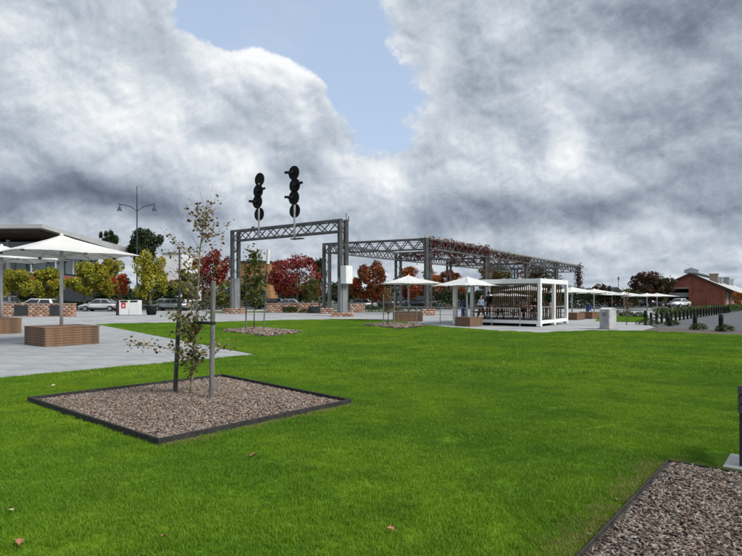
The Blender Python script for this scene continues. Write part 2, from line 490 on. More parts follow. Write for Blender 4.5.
# ------------------------------------------------------------------ ground, paving, lawn
sheet('ground', [(-4000, -400), (4000, -400), (4000, 6000), (-4000, 6000)], -.04, M_GROUND)
TIP = G(258, 355)
LAWN = [TIP, G(0, 379), (-15.2, 2.1), (-15, -6), (34, -6), (34, 20.5), G(742, 336), G(640, 331), G(575, 331), G(540, 332.8),
        G(500, 331), G(440, 326.6), G(405, 321.8), G(375, 320), G(345, 319.4), G(300, 320), G(220, 322), G(150, 323.2), G(95, 324)]
PAVE = [(-34, 0), (-15.2, 2.1), G(0, 379), TIP, G(95, 324), G(220, 322), G(345, 319.4), G(405, 321.8), G(440, 326.6), G(500, 331), G(540, 332.8),
        G(575, 331), G(640, 331), (15.0, 29.5), (16.4, 33.2), (36, 57), (52, 78), (-60, 66), (-60, 20)]
lawn = sheet('lawn', LAWN, .012, M_SOIL)
pave = sheet('pavement', PAVE, -.012, M_CONC)
ROAD = [(15.2, 29.4), (18.6, 25.6), (60, 21), (110, 90), (80, 96), (52.3, 77.8), (36.2, 56.8), (16.6, 33.0)]
sheet('road', ROAD, -.016, M_ASPH)
sheet('car_park', [(-120, 56.5), (-60, 56.6), (-20, 60.5), (0, 62.6), (52, 78.4), (80, 97), (90, 120), (-120, 120)], -.022, M_ASPH)
VERGE = [G(742, 336), (34, 20.5), (60, 17), (60, 20.9), (18.6, 25.5), (15.2, 29.3), (15.0, 29.4), G(640, 331)]
sheet('planting_strip', VERGE, -.008, M_MULCHB)
FAR_LAWN = [G(595, 321.2), G(645, 322.2), G(647, 316.4), G(600, 316.6)]
sheet('lawn', FAR_LAWN, .004, M_SOIL)
MIDSTRIP = [(-17, 57.2), (6, 60.5), (5.5, 62.2), (-17.5, 59.4)]
sheet('lawn', MIDSTRIP, .003, M_SOIL)

# individual paving stones on the near plaza, laid on the 50 degree grid
A50 = 50.0
u, v_ = U(A50), U(A50 + 90)
plaza_poly = [(-24, 9), (-15.2, 2.1 + .0), G(0, 379), TIP, G(95, 324), (-19, 34), (-34, 30)]
def clip(poly, conv):
    for i in range(len(conv)):
        ax, ay = conv[i]; bx, by = conv[(i + 1) % len(conv)]
        def side(p): return (bx - ax) * (p[1] - ay) - (by - ay) * (p[0] - ax)
        out = []
        for j in range(len(poly)):
            p, q = poly[j], poly[(j + 1) % len(poly)]; sp, sq = side(p), side(q)
            if sp >= 0: out.append(p)
            if (sp >= 0) != (sq >= 0):
                t = sp / (sp - sq); out.append((p[0] + (q[0] - p[0]) * t, p[1] + (q[1] - p[1]) * t))
        poly = out
        if len(poly) < 3: return []
    return poly
SW, SH = 1.2, .8
slab_me = {}
cand = []
for i in range(-40, 40):
    for j in range(-40, 40):
        off = (j % 2) * .6
        cx_, cy_ = (u * ((i + .5) * SW + off) + v_ * ((j + .5) * SH))[:2]
        if cy_ < 6 or abs(cx_ / max(cy_, 1)) > .80: continue
        cand.append((cx_, cy_))
gap = .006
slabs = []
for cx_, cy_ in cand:
    cs = []
    for a, b in ((-1, -1), (1, -1), (1, 1), (-1, 1)):
        p = Vector((cx_, cy_, 0)) + u * a * (SW / 2 - gap) + v_ * b * (SH / 2 - gap); cs.append((p.x, p.y))
    c = clip(cs, plaza_poly)
    if len(c) < 3: continue
    ar = abs(sum(c[k][0] * c[(k + 1) % len(c)][1] - c[(k + 1) % len(c)][0] * c[k][1] for k in range(len(c)))) / 2
    if ar < .02: continue
    slabs.append((cy_, cx_, c, ar))
slabs.sort(key=lambda t: t[0])
def slab_mesh(pts, o, dz):
    m = MB(); n = len(pts)
    a = m.pts([(x - o[0], y - o[1], -.010) for x, y in pts]); b = m.pts([(x - o[0], y - o[1], dz) for x, y in pts])
    m.face([b + k for k in range(n)])
    for k in range(n): m.face((a + k, a + (k + 1) % n, b + (k + 1) % n, b + k))
    me = m.mesh('paving_slab'); return me
M_SLABS = [M_SLAB, mat('paving_stone_cool', (.305, .32, .335), .75, var=.08, scale=1.1, bump=.12, bscale=70),
           mat('paving_stone_warm', (.34, .352, .362), .75, var=.08, scale=1.3, bump=.12, bscale=70)]
full = {}
rest = MB()
for k, (cy_, cx_, c, ar) in enumerate(slabs):
    if k >= 290:
        a = rest.pts([(x, y, -.002) for x, y in c]); rest.face(range(a, a + len(c))); continue
    mi = random.choice((0, 0, 1, 1, 2))
    if ar > SW * SH * .97:
        if mi not in full:
            full[mi] = slab_mesh([(x, y) for x, y in c], (cx_, cy_), 0.0); full[mi].materials.append(M_SLABS[mi])
        me = full[mi]
    else:
        me = slab_mesh(c, (cx_, cy_), 0.0); me.materials.append(M_SLABS[mi])
    link('paving_slab', me, pave, (cx_, cy_, random.uniform(-.0015, .0015)))
if rest.f: stuff(rest.build('far_paving_slabs', M_SLAB, pave))

# mulch beds with timber edging -------------------------------------------------
def ccw(p): return p if sum(p[i][0] * p[(i + 1) % len(p)][1] - p[(i + 1) % len(p)][0] * p[i][1] for i in range(len(p))) > 0 else p[::-1]
BED1 = ccw([G(31, 403), G(160, 446.5), G(348, 405.5), G(222, 379)])
cR = Vector((*G(669, 466), 0)); uu, vv = U(51), U(141)
BED2 = ccw([tuple((cR)[:2]), tuple((cR - vv * 4.2)[:2]), tuple((cR - vv * 4.2 - uu * 5.2)[:2]), tuple((cR - uu * 5.2)[:2])])
BED3 = ccw([G(222, 331.5), G(268, 337.5), G(303, 332.5), G(255, 328.3)])
BED4 = ccw([G(362, 325.5), G(400, 329.3), G(428, 326.5), G(392, 323.6)])
BSLAB = ccw([tuple((Vector((3.20, 5.16, 0)) + uu * a - vv * b)[:2]) for a, b in ((.0, .05), (.0, 2.2), (.55, 2.2), (.55, .05))])
def chips(poly, dens, lmin, lmax, zf, tint=1.0):
    xs = [p[0] for p in poly]; ys = [p[1] for p in poly]
    n = int((max(xs) - min(xs)) * (max(ys) - min(ys)) * dens)
    x = RNG.uniform(min(xs), max(xs), n); y = RNG.uniform(min(ys), max(ys), n)
    k = pip(x, y, poly); x, y = x[k], y[k]
    dd = seg_dist(x, y, poly); k = dd > .03; x, y = x[k], y[k]; n = len(x)
    L = RNG.uniform(lmin, lmax, n); W_ = L * RNG.uniform(.25, .6, n); T = RNG.uniform(.003, .009, n) * (lmax / .06)
    cube = np.array([(-.5, -.5, -.5), (.5, -.5, -.5), (.5, .5, -.5), (-.5, .5, -.5), (-.5, -.5, .5), (.5, -.5, .5), (.5, .5, .5), (-.5, .5, .5)])
    cube = cube * np.array([1, 1, 1.0])
    loc = cube[None] * np.stack([L, W_, T], -1)[:, None, :]
    taper = RNG.uniform(.35, 1, n); loc[:, [1, 2, 5, 6], 1] *= taper[:, None]
    loc[:, [0, 3, 4, 7], 2] += (RNG.uniform(-.12, .12, n) * L)[:, None]
    rot = rand_rot(n, .55)
    z = zf(x, y) + RNG.uniform(.0, .028, n) * (lmax / .07)
    v = np.einsum('nij,nkj->nki', rot, loc) + np.stack([x, y, z], -1)[:, None, :]
    q0 = np.array([(3, 2, 1, 0), (4, 5, 6, 7), (0, 1, 5, 4), (1, 2, 6, 5), (2, 3, 7, 6), (3, 0, 4, 7)])
    q = (q0[None] + (np.arange(n) * 8)[:, None, None]).reshape(-1, 4)
    pal = np.array([(.35, .315, .285), (.30, .26, .23), (.26, .21, .18), (.20, .145, .115), (.13, .09, .072), (.40, .36, .33), (.085, .062, .052), (.30, .20, .14)])
    t = pal[RNG.choice(8, n, p=[.17, .2, .2, .15, .1, .08, .06, .04])] * RNG.uniform(.8, 1.2, (n, 1)) * tint
    return v.reshape(-1, 3), q, np.repeat(t, 8, axis=0)
def bed(poly, dens, lmin, lmax, label, edge_h=.085, edge=True, tint=(1.0, .96, .92), ew=.036):
    cx_ = sum(p[0] for p in poly) / 4; cy_ = sum(p[1] for p in poly) / 4
    def zf(x, y):
        return .035 + .05 * np.clip(seg_dist(np.atleast_1d(x), np.atleast_1d(y), poly) / 1.2, 0, 1)
    m = MB(); N = 14
    for i in range(N + 1):
        for j in range(N + 1):
            s, t = i / N, j / N
            x = (poly[0][0] * (1 - s) + poly[1][0] * s) * (1 - t) + (poly[3][0] * (1 - s) + poly[2][0] * s) * t
            y = (poly[0][1] * (1 - s) + poly[1][1] * s) * (1 - t) + (poly[3][1] * (1 - s) + poly[2][1] * s) * t
            m.v.append((x, y, float(zf(x, y)[0])))
    for i in range(N):
        for j in range(N): m.face((i * (N + 1) + j, (i + 1) * (N + 1) + j, (i + 1) * (N + 1) + j + 1, i * (N + 1) + j + 1))
    b = struct(m.build('mulch_bed', M_MULCHB, smooth=True))
    v, q, t = chips(poly, dens, lmin, lmax, zf, tint)
    px2 = [(cx_ + (p[0] - cx_) * 1.07, cy_ + (p[1] - cy_) * 1.07) for p in poly]      # a few strays on the grass
    v2, q2, t2 = chips(px2, 26, lmin, lmax, lambda x, y: np.full(len(x), .026), tint)
    vc = v2.reshape(-1, 8, 3); out_ = ~pip(vc[:, 0, 0], vc[:, 0, 1], poly) & (seg_dist(vc[:, 0, 0], vc[:, 0, 1], poly) > .05)
    k2 = int(out_.sum()); q2 = q2.reshape(-1, 6, 4)[:k2].reshape(-1, 4) + len(v)
    v = np.concatenate([v, vc[out_].reshape(-1, 3)]); q = np.concatenate([q, q2]); t = np.concatenate([t, t2.reshape(-1, 8, 3)[out_].reshape(-1, 3)])
    stuff(link('wood_chips', np_mesh('wood_chips', v, q, M_CHIP, t), b))
    if edge:
        e = thing('bed_edging', label, 'edging', (cx_, cy_, 0))
        n = len(poly)
        cen = Vector((cx_, cy_, 0))
        for i in range(n):
            p, q_ = Vector((*poly[i], 0)), Vector((*poly[(i + 1) % n], 0))
            d = (q_ - p).normalized(); nn = Vector((d.y, -d.x, 0)) * (ew / 2 + .001)
            ext = d * (ew + .002 if i % 2 == 0 else -.001)
            MB().bar(p - ext + nn - cen + Vector((0, 0, edge_h / 2 - .01)), q_ + ext + nn - cen + Vector((0, 0, edge_h / 2 - .01)), ew, edge_h + .02).build('edging_board', M_EDGE, e, bevel=.004)
    return b
bed(BED1, 3400, .016, .05, 'black timber edging round the bed of the staked sapling beside the paving', .095)
bed(BED2, 4200, .016, .05, 'black timber edging round the mulch bed beside the slatted bench', .055, tint=(.80, .79, .78), ew=.02)
bed(BED3, 260, .06, .14, '', edge=False)
bed(BED4, 260, .06, .14, '', edge=False)

# grass blades -------------------------------------------------------------------
def tuft(name, n, rad, hmin, hmax, wid):
    r = rad * np.sqrt(RNG.uniform(0, 1, n)); a = RNG.uniform(0, 2 * np.pi, n)
    x, y = r * np.cos(a), r * np.sin(a); h = RNG.uniform(hmin, hmax, n); yaw = RNG.uniform(0, 2 * np.pi, n)
    lean = RNG.uniform(.15, .95, n) * h; la = RNG.uniform(0, 2 * np.pi, n)
    wx, wy = np.cos(yaw) * wid / 2, np.sin(yaw) * wid / 2
    lx, ly = np.cos(la) * lean, np.sin(la) * lean
    v = np.zeros((n, 5, 3))
    v[:, 0] = np.stack([x - wx, y - wy, np.zeros(n)], -1); v[:, 1] = np.stack([x + wx, y + wy, np.zeros(n)], -1)
    v[:, 2] = np.stack([x + wx * .8 + lx * .35, y + wy * .8 + ly * .35, h * .62], -1)
    v[:, 3] = np.stack([x - wx * .8 + lx * .35, y - wy * .8 + ly * .35, h * .62], -1)
    v[:, 4] = np.stack([x + lx, y + ly, h], -1)
    tri = np.concatenate([np.array([(0, 1, 2), (0, 2, 3), (3, 2, 4)])[None] + (np.arange(n) * 5)[:, None, None]]).reshape(-1, 3)
    me = np_mesh(name, v.reshape(-1, 3), tri, M_GRASS)
    return bpy.data.objects.new(name, me)
def straw_material():
    return mat('straw_grass', (.30, .27, .085), .7, var=.3, scale=6, col2=(.20, .22, .05), transl=.25)
def scatter(name, pts, src, zrot=True):
    me = bpy.data.meshes.new(name); me.from_pydata([tuple(p) for p in pts], [], [])
    o = link(name, me)
    ng = bpy.data.node_groups.new(name, 'GeometryNodeTree')
    ng.interface.new_socket('Geometry', in_out='INPUT', socket_type='NodeSocketGeometry')
    ng.interface.new_socket('Geometry', in_out='OUTPUT', socket_type='NodeSocketGeometry')
    gi = ng.nodes.new('NodeGroupInput'); go = ng.nodes.new('NodeGroupOutput')
    ip = ng.nodes.new('GeometryNodeInstanceOnPoints'); oi = ng.nodes.new('GeometryNodeObjectInfo')
    oi.inputs['Object'].default_value = src
    rv = ng.nodes.new('FunctionNodeRandomValue'); rv.data_type = 'FLOAT_VECTOR'
    rv.inputs[0].default_value = (-.06, -.06, 0); rv.inputs[1].default_value = (.06, .06, 6.283)
    rs = ng.nodes.new('FunctionNodeRandomValue'); rs.data_type = 'FLOAT'
    rs.inputs[2].default_value = .8; rs.inputs[3].default_value = 1.2
    L = ng.links.new
    L(gi.outputs[0], ip.inputs['Points']); L(oi.outputs['Geometry'], ip.inputs['Instance'])
    L(rv.outputs[0], ip.inputs['Rotation']); L(rs.outputs[1], ip.inputs['Scale'])
    L(ip.outputs[0], go.inputs[0])
    md = o.modifiers.new('scatter', 'NODES'); md.node_group = ng
    return stuff(o)
def lawn_points(y0, y1, sp, keep, xm=.72, marg=2.0, polys=(LAWN,)):
    xs = np.arange(-30, 32, sp); ys = np.arange(y0, y1, sp)
    x, y = np.meshgrid(xs, ys); x = x.ravel(); y = y.ravel()
    k = np.abs(x) < y * xm + marg; x, y = x[k], y[k]
    x = x + RNG.uniform(-sp / 2, sp / 2, len(x)); y = y + RNG.uniform(-sp / 2, sp / 2, len(y))
    ok = np.zeros(len(x), bool)
    for p in polys: ok |= pip(x, y, p) & (seg_dist(x, y, p) > keep)
    for b in (BED1, BED2, BED3, BED4, BSLAB):
        ok &= ~pip(x, y, b) & (seg_dist(x, y, b) > keep + .035)
    x, y = x[ok], y[ok]
    return np.stack([x, y, np.full(len(x), .010)], -1)
scatter('grass', lawn_points(1.6, 11.0, .17, .15), tuft('grass_tuft', 560, .17, .018, .036, .0036))
scatter('grass', lawn_points(11.0, 40.5, .36, .28), tuft('grass_tuft', 620, .36, .02, .042, .008))
# narrow tufts along edges
edge_pts = lawn_points(1.6, 24.0, .07, .02)
dmin = np.minimum.reduce([seg_dist(edge_pts[:, 0], edge_pts[:, 1], p) for p in (LAWN, BED1, BED2, BED3, BED4)])
scatter('grass', edge_pts[dmin < .34], tuft('grass_tuft', 60, .05, .018, .046, .0038))
scatter('grass', lawn_points(35, 60.5, .4, .2, polys=(FAR_LAWN, MIDSTRIP)), tuft('grass_tuft', 300, .4, .03, .07, .014))

# worn, yellowed grass along the edging
def edge_strip(p, q, wid, n, out):
    p, q = np.array(p), np.array(q); d = q - p; nn = np.array([d[1], -d[0]]) / np.hypot(*d) * out
    t = RNG.uniform(0, 1, n); o = np.abs(RNG.normal(0, wid, n)) + .055
    keep = (np.sin(t * 17 + 1) + np.sin(t * 41)) * .25 + .6 > RNG.uniform(0, 1, n)
    xy = p[None] + d[None] * t[:, None] + nn[None] * o[:, None]
    return np.concatenate([xy, np.full((n, 1), .012)], 1)[keep]
c2 = tuple(cR[:2])
dry = np.concatenate([edge_strip(c2, tuple((cR - uu * 5.2)[:2]), .10, 900, 1), edge_strip(c2, tuple((cR - vv * 1.4)[:2]), .10, 260, -1),
                      edge_strip(G(160, 446.5), G(348, 405.5), .07, 620, 1)])
dt = tuft('straw_tuft', 46, .055, .014, .034, .0036)
dt.data.materials.clear(); dt.data.materials.append(straw_material())
scatter('dry_grass', dry, dt)

# ------------------------------------------------------------------ steel structures
def truss(parent, p0, p1, depth, width, nb, chord=.13, brace=.075, single=True, mat_=None, top=None):
    """box truss between p0 and p1 (points on the centre line of the top chords, local coordinates)"""
    mat_ = mat_ or M_STEEL
    p0, p1 = Vector(p0), Vector(p1); d = (p1 - p0); L = d.length; d.normalize()
    s = Vector((-d.y, d.x, 0)).normalized() * width / 2; dn = Vector((0, 0, -depth))
    m = MB()
    t = MB(); t.bar(p0, p1, .1, .05)
    beam = None
    for k, sd in enumerate((s, -s)):
        for j, off in enumerate((Vector((0, 0, 0)), dn)):
            o = MB().bar(p0 + sd + off, p1 + sd + off, top or chord, (top or chord) * (1.3 if j == 0 else 1)).build('chord', mat_, parent)
            if beam is None: beam = o
    bm = MB(); allb = []
    for sd in (s, -s):
        for i in range(nb):
            a, c, b = i / nb, (i + .5) / nb, (i + 1) / nb
            for f0, f1, z0, z1 in ((a, c, -depth + chord / 2, -chord / 2), (c, b, -chord / 2, -depth + chord / 2)):
                allb.append((p0 + d * L * f0 + sd + Vector((0, 0, z0)), p0 + d * L * f1 + sd + Vector((0, 0, z1))))
    for i in range(nb + 1):
        for z in (-.01, -depth + .01):
            q = p0 + d * L * min(max(i / nb, .01), .99) + Vector((0, 0, z))
            bm.bar(q - s * .92, q + s * .92, brace)
    if single:
        for a, b in allb: MB().bar(a, b, brace, brace).build('brace', mat_, beam)
    else:
        for a, b in allb: bm.bar(a, b, brace, brace)
    stuff(bm.build('cross_ties', mat_, beam))
    return beam
def twin_leg(parent, base, h, axis, gap_, wdt=.24, lace=True, foot=.0, panel=None):
    """two steel uprights side by side with lacing between"""
    base = Vector(base); a = Vector(axis).normalized() * gap_ / 2
    leg = None
    for sg in (-1, 1):
        m = MB(); b = base + a * sg
        per = Vector((-axis[1], axis[0], 0)).normalized()
        m.bar(b + Vector((0, 0, foot)), b + Vector((0, 0, h)), wdt * .55, wdt * .35)
        m.bar(b + per * wdt * .45 + Vector((0, 0, foot)), b + per * wdt * .45 + Vector((0, 0, h)), .05, wdt)
        m.bar(b - per * wdt * .45 + Vector((0, 0, foot)), b - per * wdt * .45 + Vector((0, 0, h)), .05, wdt)
        o = m.build('leg', M_STEEL, parent)
        leg = leg or o
    if lace:
        n = int(h / 1.1); m = MB()
        for i in range(n):
            z0, z1 = foot + .3 + i * (h - foot - .5) / n, foot + .3 + (i + 1) * (h - foot - .5) / n
            sg = 1 if i % 2 else -1
            m.bar(base + a * sg + Vector((0, 0, z0)), base - a * sg + Vector((0, 0, z1)), .07, .05)
        stuff(m.build('lacing', M_STEEL, leg))
    return leg
def brick_mass(name, parent, x0, x1, y0, y1, z0, z1, bl=.42, bh=.19, rz=0.0, loc=None, tint=((.42, .235, .155), (.36, .19, .125), (.48, .31, .22), (.31, .16, .11), (.45, .34, .27))):
    """masonry whose single blocks stand proud of recessed joints; one joined part (blocks a few pixels each)"""
    core = MB().box(((x0 + x1) / 2, (y0 + y1) / 2, (z0 + z1) / 2), (x1 - x0 - .03, y1 - y0 - .03, z1 - z0 - .02)).build(name, M_MORTAR, parent)
    V, Q, T = [], [], []
    rows = max(1, round((z1 - z0) / bh)); bh = (z1 - z0) / rows
    cube = np.array([(-.5, -.5, -.5), (.5, -.5, -.5), (.5, .5, -.5), (-.5, .5, -.5), (-.5, -.5, .5), (.5, -.5, .5), (.5, .5, .5), (-.5, .5, .5)])
    q0 = np.array([(3, 2, 1, 0), (4, 5, 6, 7), (0, 1, 5, 4), (1, 2, 6, 5), (2, 3, 7, 6), (3, 0, 4, 7)])
    th = .1
    for r in range(rows):
        zc_ = z0 + (r + .5) * bh
        for side in range(4):
            ln = (x1 - x0) if side % 2 == 0 else (y1 - y0) - 2 * th
            if ln < .1: continue
            n = max(1, round(ln / bl)); b = ln / n
            edges = [0] + [k * b + (b / 2 if r % 2 else 0) for k in range(0 if r % 2 else 1, n)] + [ln]
            for e0, e1 in zip(edges, edges[1:]):
                c_ = (e0 + e1) / 2; l_ = e1 - e0 - .018
                pr = random.uniform(-.008, .008)
                if side == 0: c = (x0 + c_, y0 + th / 2 - pr, zc_); s = (l_, th, bh - .018)
                elif side == 2: c = (x0 + c_, y1 - th / 2 + pr, zc_); s = (l_, th, bh - .018)
                elif side == 1: c = (x1 - th / 2 + pr, y0 + th + c_, zc_); s = (th, l_, bh - .018)
                else: c = (x0 + th / 2 - pr, y0 + th + c_, zc_); s = (th, l_, bh - .018)
                Q.append(q0 + len(V) * 8); V.append(cube * np.array(s) + np.array(c))
                T.append(np.tile(np.array(random.choice(tint)) * random.uniform(.8, 1.2), (8, 1)))
    o = stuff(link('bricks', np_mesh('bricks', np.concatenate(V), np.concatenate(Q), M_PBRICK, np.concatenate(T)), core))
    return core

# railway signal gantry ------------------------------------------------------------
ga = thing('signal_gantry', 'tall grey steel railway gantry carrying two masts of black round signals', 'gantry', (*G(343, 316), 0))
GR = Vector((*G(343, 316), 0)); GL = Vector((XP(235.5, 54.9), 54.9, 0)) - GR
gd = GL.normalized(); gn = Vector((gd.y, -gd.x, 0))
if gn.y < 0: gn = -gn                               # points away from the camera
HG = 8.15
for base in (Vector((0, 0, 0)), GL):
    twin_leg(ga, base, HG, gn, .78, .26)
    brick_mass('footing', ga, base.x - .9, base.x + .9, base.y - .9, base.y + .9, -.03, .30 if base.length < 1 else .5)
truss(ga, (0, 0, HG - .1), GL + Vector((0, 0, HG - .1)), .92, .78, 7)
pz = Vector((0, 0, 0))
mw = math.atan2(gn.y, gn.x)
MB().box((0, 0, 1.75), (1.05, .34, 2.95), mw).build('cable_riser', M_PANEL, ga, bevel=.02)
MB().box((GL.x, GL.y, 1.9), (1.05, .34, 3.1), mw).build('cable_riser', M_PANEL, ga, bevel=.02)
bx_ = -gd * .42 - gn * .05
eb = MB().box((bx_.x, bx_.y, (ZP(266, 46.5) + ZP(283.5, 46.5)) / 2), (.9, .62, 1.5), mw).build('equipment_box', M_WHITEB, ga, bevel=.03)
fin = MB(); fin.bar((0.25, .3, HG - .1), (.25, .3, HG + .55), .07); fin.bar((.45, .5, HG - .1), (.45, .5, HG + .3), .09); fin.build('finial', M_STEEL, ga)
for k in range(2):
    q = GL * .83 + gn * .3 + gd * (k * .22)
    MB().bar(q + Vector((0, 0, HG - .12)), q + Vector((0, 0, HG + .28)), .09, .14).build('bracket', M_STEEL, ga)
for px, ys, hoods in ((262.7, (179.3, 191.5, 202, 214), (0, 1, -1, 0)), (298.3, (173.3, 186, 198, 210.5), (-1, 1, -1, 0))):
    # where the sight line through the mast meets the beam
    t = None
    best = 1e9
    for i in range(1001):
        q = GR + GL * (i / 1000); e = abs(CX + F * q.x / q.y - px)
        if e < best: best, t = e, i / 1000
    q = GL * t - gn * .48; dep = (GR + q).y
    mast = MB().tube([q + Vector((0, 0, ZP(240, dep))), q + Vector((0, 0, ZP(ys[0] + 4, dep)))], [.10, .085], 10).build('signal_mast', M_STEELL, ga)
    MB().box((q.x + gd.x * -.35, q.y + gd.y * -.35, ZP(239, dep)), (1.25, .5, .10), math.atan2(gd.y, gd.x)).build('platform', M_STEEL, mast)
    for k, (y, hd) in enumerate(zip(ys, hoods)):
        side = gd * (.10 if k == 3 else -.05 if k % 2 else .05)
        c = q + side + gn * (-.14 if hd else .13) + Vector((0, 0, ZP(y, dep)))
        if px > 290 and k != 3: c += -gd * .10
        dsc = MB().disc(c, gn, .63, .06, 28).build('signal_disc', M_BLACK, mast)
        MB().disc(c + gn * .12, gn, .22, .20, 16).build('lamp_housing', M_BLACK, mast)
        if hd:
            ho = c + gd * hd * -.1
            m = MB(); m.tube([c - gn * .05, c - gn * .45 - gd * hd * .35], [.16, .13], 10)
            m.tube([c - gd * hd * .45 - gn * .1 + Vector((0, 0, .10)), c - gd * hd * .98 - gn * .1 + Vector((0, 0, .14))], [.10, .12], 10)
            m.build('hood', M_BLACK, mast)

# pergola of old gantry frames -----------------------------------------------------
PR0 = Vector((XP(428, 49.5), 49.5, 0)); PLv = Vector((XP(326.8, 54.2), 54.2, 0)) - PR0
pu = U(56.0); BAY = 13.4; HP = 6.85
pg = thing('pergola', 'long grey steel truss pergola behind the umbrellas with dark red creeper', 'pergola', PR0)
pl = PLv.normalized()
cols = []
for k in range(5):
    rb = pu * BAY * k; lb = PLv + pu * BAY * k
    cols.append((rb, lb))
    for b in (rb, lb):
        twin_leg(pg, b, HP, pu if b is rb else pl, .62 if k < 2 else .5, .24, lace=k < 2)
        brick_mass('footing', pg, b.x - .62, b.x + .62, b.y - .62, b.y + .62, -.03, .55)
    truss(pg, rb + Vector((0, 0, HP - .1)), lb + Vector((0, 0, HP - .1)), .9, .5, 8, chord=.12, single=k == 0)
for k in range(4):
    for side in (0, 1):
        a, b = cols[k][side], cols[k + 1][side]
        truss(pg, a + Vector((0, 0, HP - .12)), b + Vector((0, 0, HP - .12)), .8, .4, 9, chord=.11, single=(k == 0 and side == 0))
MB().bar(cols[0][0] + Vector((-.3, -.3, HP + .10)), cols[1][0] + Vector((-.3, -.3, HP + .10)), .06, .28).build('fascia', M_STEELL, pg)
MB().bar(cols[1][0] + Vector((-.3, -.3, HP + .10)), cols[4][0] + Vector((-.3, -.3, HP + .10)), .06, .18).build('fascia', M_STEELL, pg)
for k in range(4):
    for j in range(1, 5):
        q = pu * BAY * j / 5
        MB().tube([cols[k][0] + q + Vector((0, 0, HP - .06)), cols[k][1] + q + Vector((0, 0, HP - .06))], .022, 5).build('wire', M_STEEL, pg)

VINE = [(.105, .012, .014), (.070, .010, .012), (.15, .022, .018), (.045, .012, .012), (.10, .055, .02), (.05, .05, .018)]
def vine(name, label, segs, n, spread, drop, size=.17, weights=(.3, .25, .15, .15, .08, .07)):
    c = []
    tw = MB()
    for (a, b), k in zip(segs, n):
        a, b = Vector(a), Vector(b)
        t = RNG.uniform(0, 1, k); base = np.array(a)[None] + (np.array(b - a))[None] * t[:, None]
        dens_ = .5 + .5 * np.sin(t * 21 + RNG.uniform(0, 6)) * np.sin(t * 8.3 + 1)
        keep = RNG.uniform(0, 1, k) < .3 + .7 * dens_
        off = RNG.normal(0, spread, (k, 3)); off[:, 2] = off[:, 2] * .6 - np.abs(RNG.normal(0, drop, k)) * dens_
        c.append((base + off)[keep])
        pts = [a + (b - a) * i / 10 + Vector((random.uniform(-.1, .1), random.uniform(-.1, .1), random.uniform(-.12, .12))) for i in range(11)]
        tw.tube(pts, .035, 5)
        for i in range(7):
            q = a + (b - a) * random.random(); l = random.uniform(.4, 1.1) * (drop * 1.6)
            tw.tube([q, q + Vector((random.uniform(-.2, .2), random.uniform(-.2, .2), -l * .6)), q + Vector((random.uniform(-.3, .3), random.uniform(-.3, .3), -l))], .014, 4)
    c = np.concatenate(c)
    o = thing(name, label, 'vine', segs[0][0])
    lo = Vector(segs[0][0])
    me = leaf_mesh('foliage', c - np.array(lo), size, VINE, weights)
    link('foliage', me, o)
    tw.v = [tuple(Vector(p) - lo) for p in tw.v]
    tw.build('stem', M_BARK2, o)
    return o
Z = lambda z: Vector((0, 0, z))
W0 = PR0
vine('creeper_vine', 'dark red creeper hanging thickly along the pale beam of the pergola front bay',
     [(W0 + Z(HP - .1), W0 + pu * BAY + Z(HP - .1)), (W0 + pu * 2 + pl * .8 + Z(HP - .2), W0 + pu * BAY + pl * .8 + Z(HP - .2)), (W0 + pu * 4 + pl * 2.5 + Z(HP - .2), W0 + pu * BAY + pl * 2.5 + Z(HP - .2))], (3000, 1500, 900), .28, .48, .18)
vine('creeper_vine', 'dark red creeper straggling along the truss across the second pergola frame',
     [(W0 + pu * BAY + Z(HP - .3), W0 + pu * BAY + PLv * .95 + Z(HP - .3))], (2000,), .24, .40, .18)
vine('creeper_vine', 'creeper with reddish leaves winding up the second right hand pergola column',
     [(W0 + pu * BAY + Z(.3), W0 + pu * BAY + Z(HP + .3))], (1200,), .24, .15)
vine('creeper_vine', 'thin creeper climbing the front pergola column where the beams meet',
     [(W0 + pu * .4 + Z(.4), W0 + pu * .4 + Z(HP - .4))], (330,), .17, .12)
vine('creeper_vine', 'dark creeper covering the last column at the far end of the pergola',
     [(W0 + pu * BAY * 4 + Z(.3), W0 + pu * BAY * 4 + Z(HP + .2))], (1900,), .34, .2, .24)
vine('creeper_vine', 'sparse greenish creeper on the far trusses of the pergola',
     [(W0 + pu * BAY + Z(HP - .4), W0 + pu * BAY * 2 + Z(HP - .4)), (W0 + pu * BAY * 2 + Z(1), W0 + pu * BAY * 2 + Z(HP)), (W0 + pu * BAY * 2 + PLv + Z(HP - .4), W0 + pu * BAY * 2 + Z(HP - .4)), (W0 + pu * BAY * 3 + Z(1), W0 + pu * BAY * 3 + Z(HP))],
     (900, 600, 800, 450), .26, .3, .22, weights=(.15, .15, .1, .1, .2, .3))

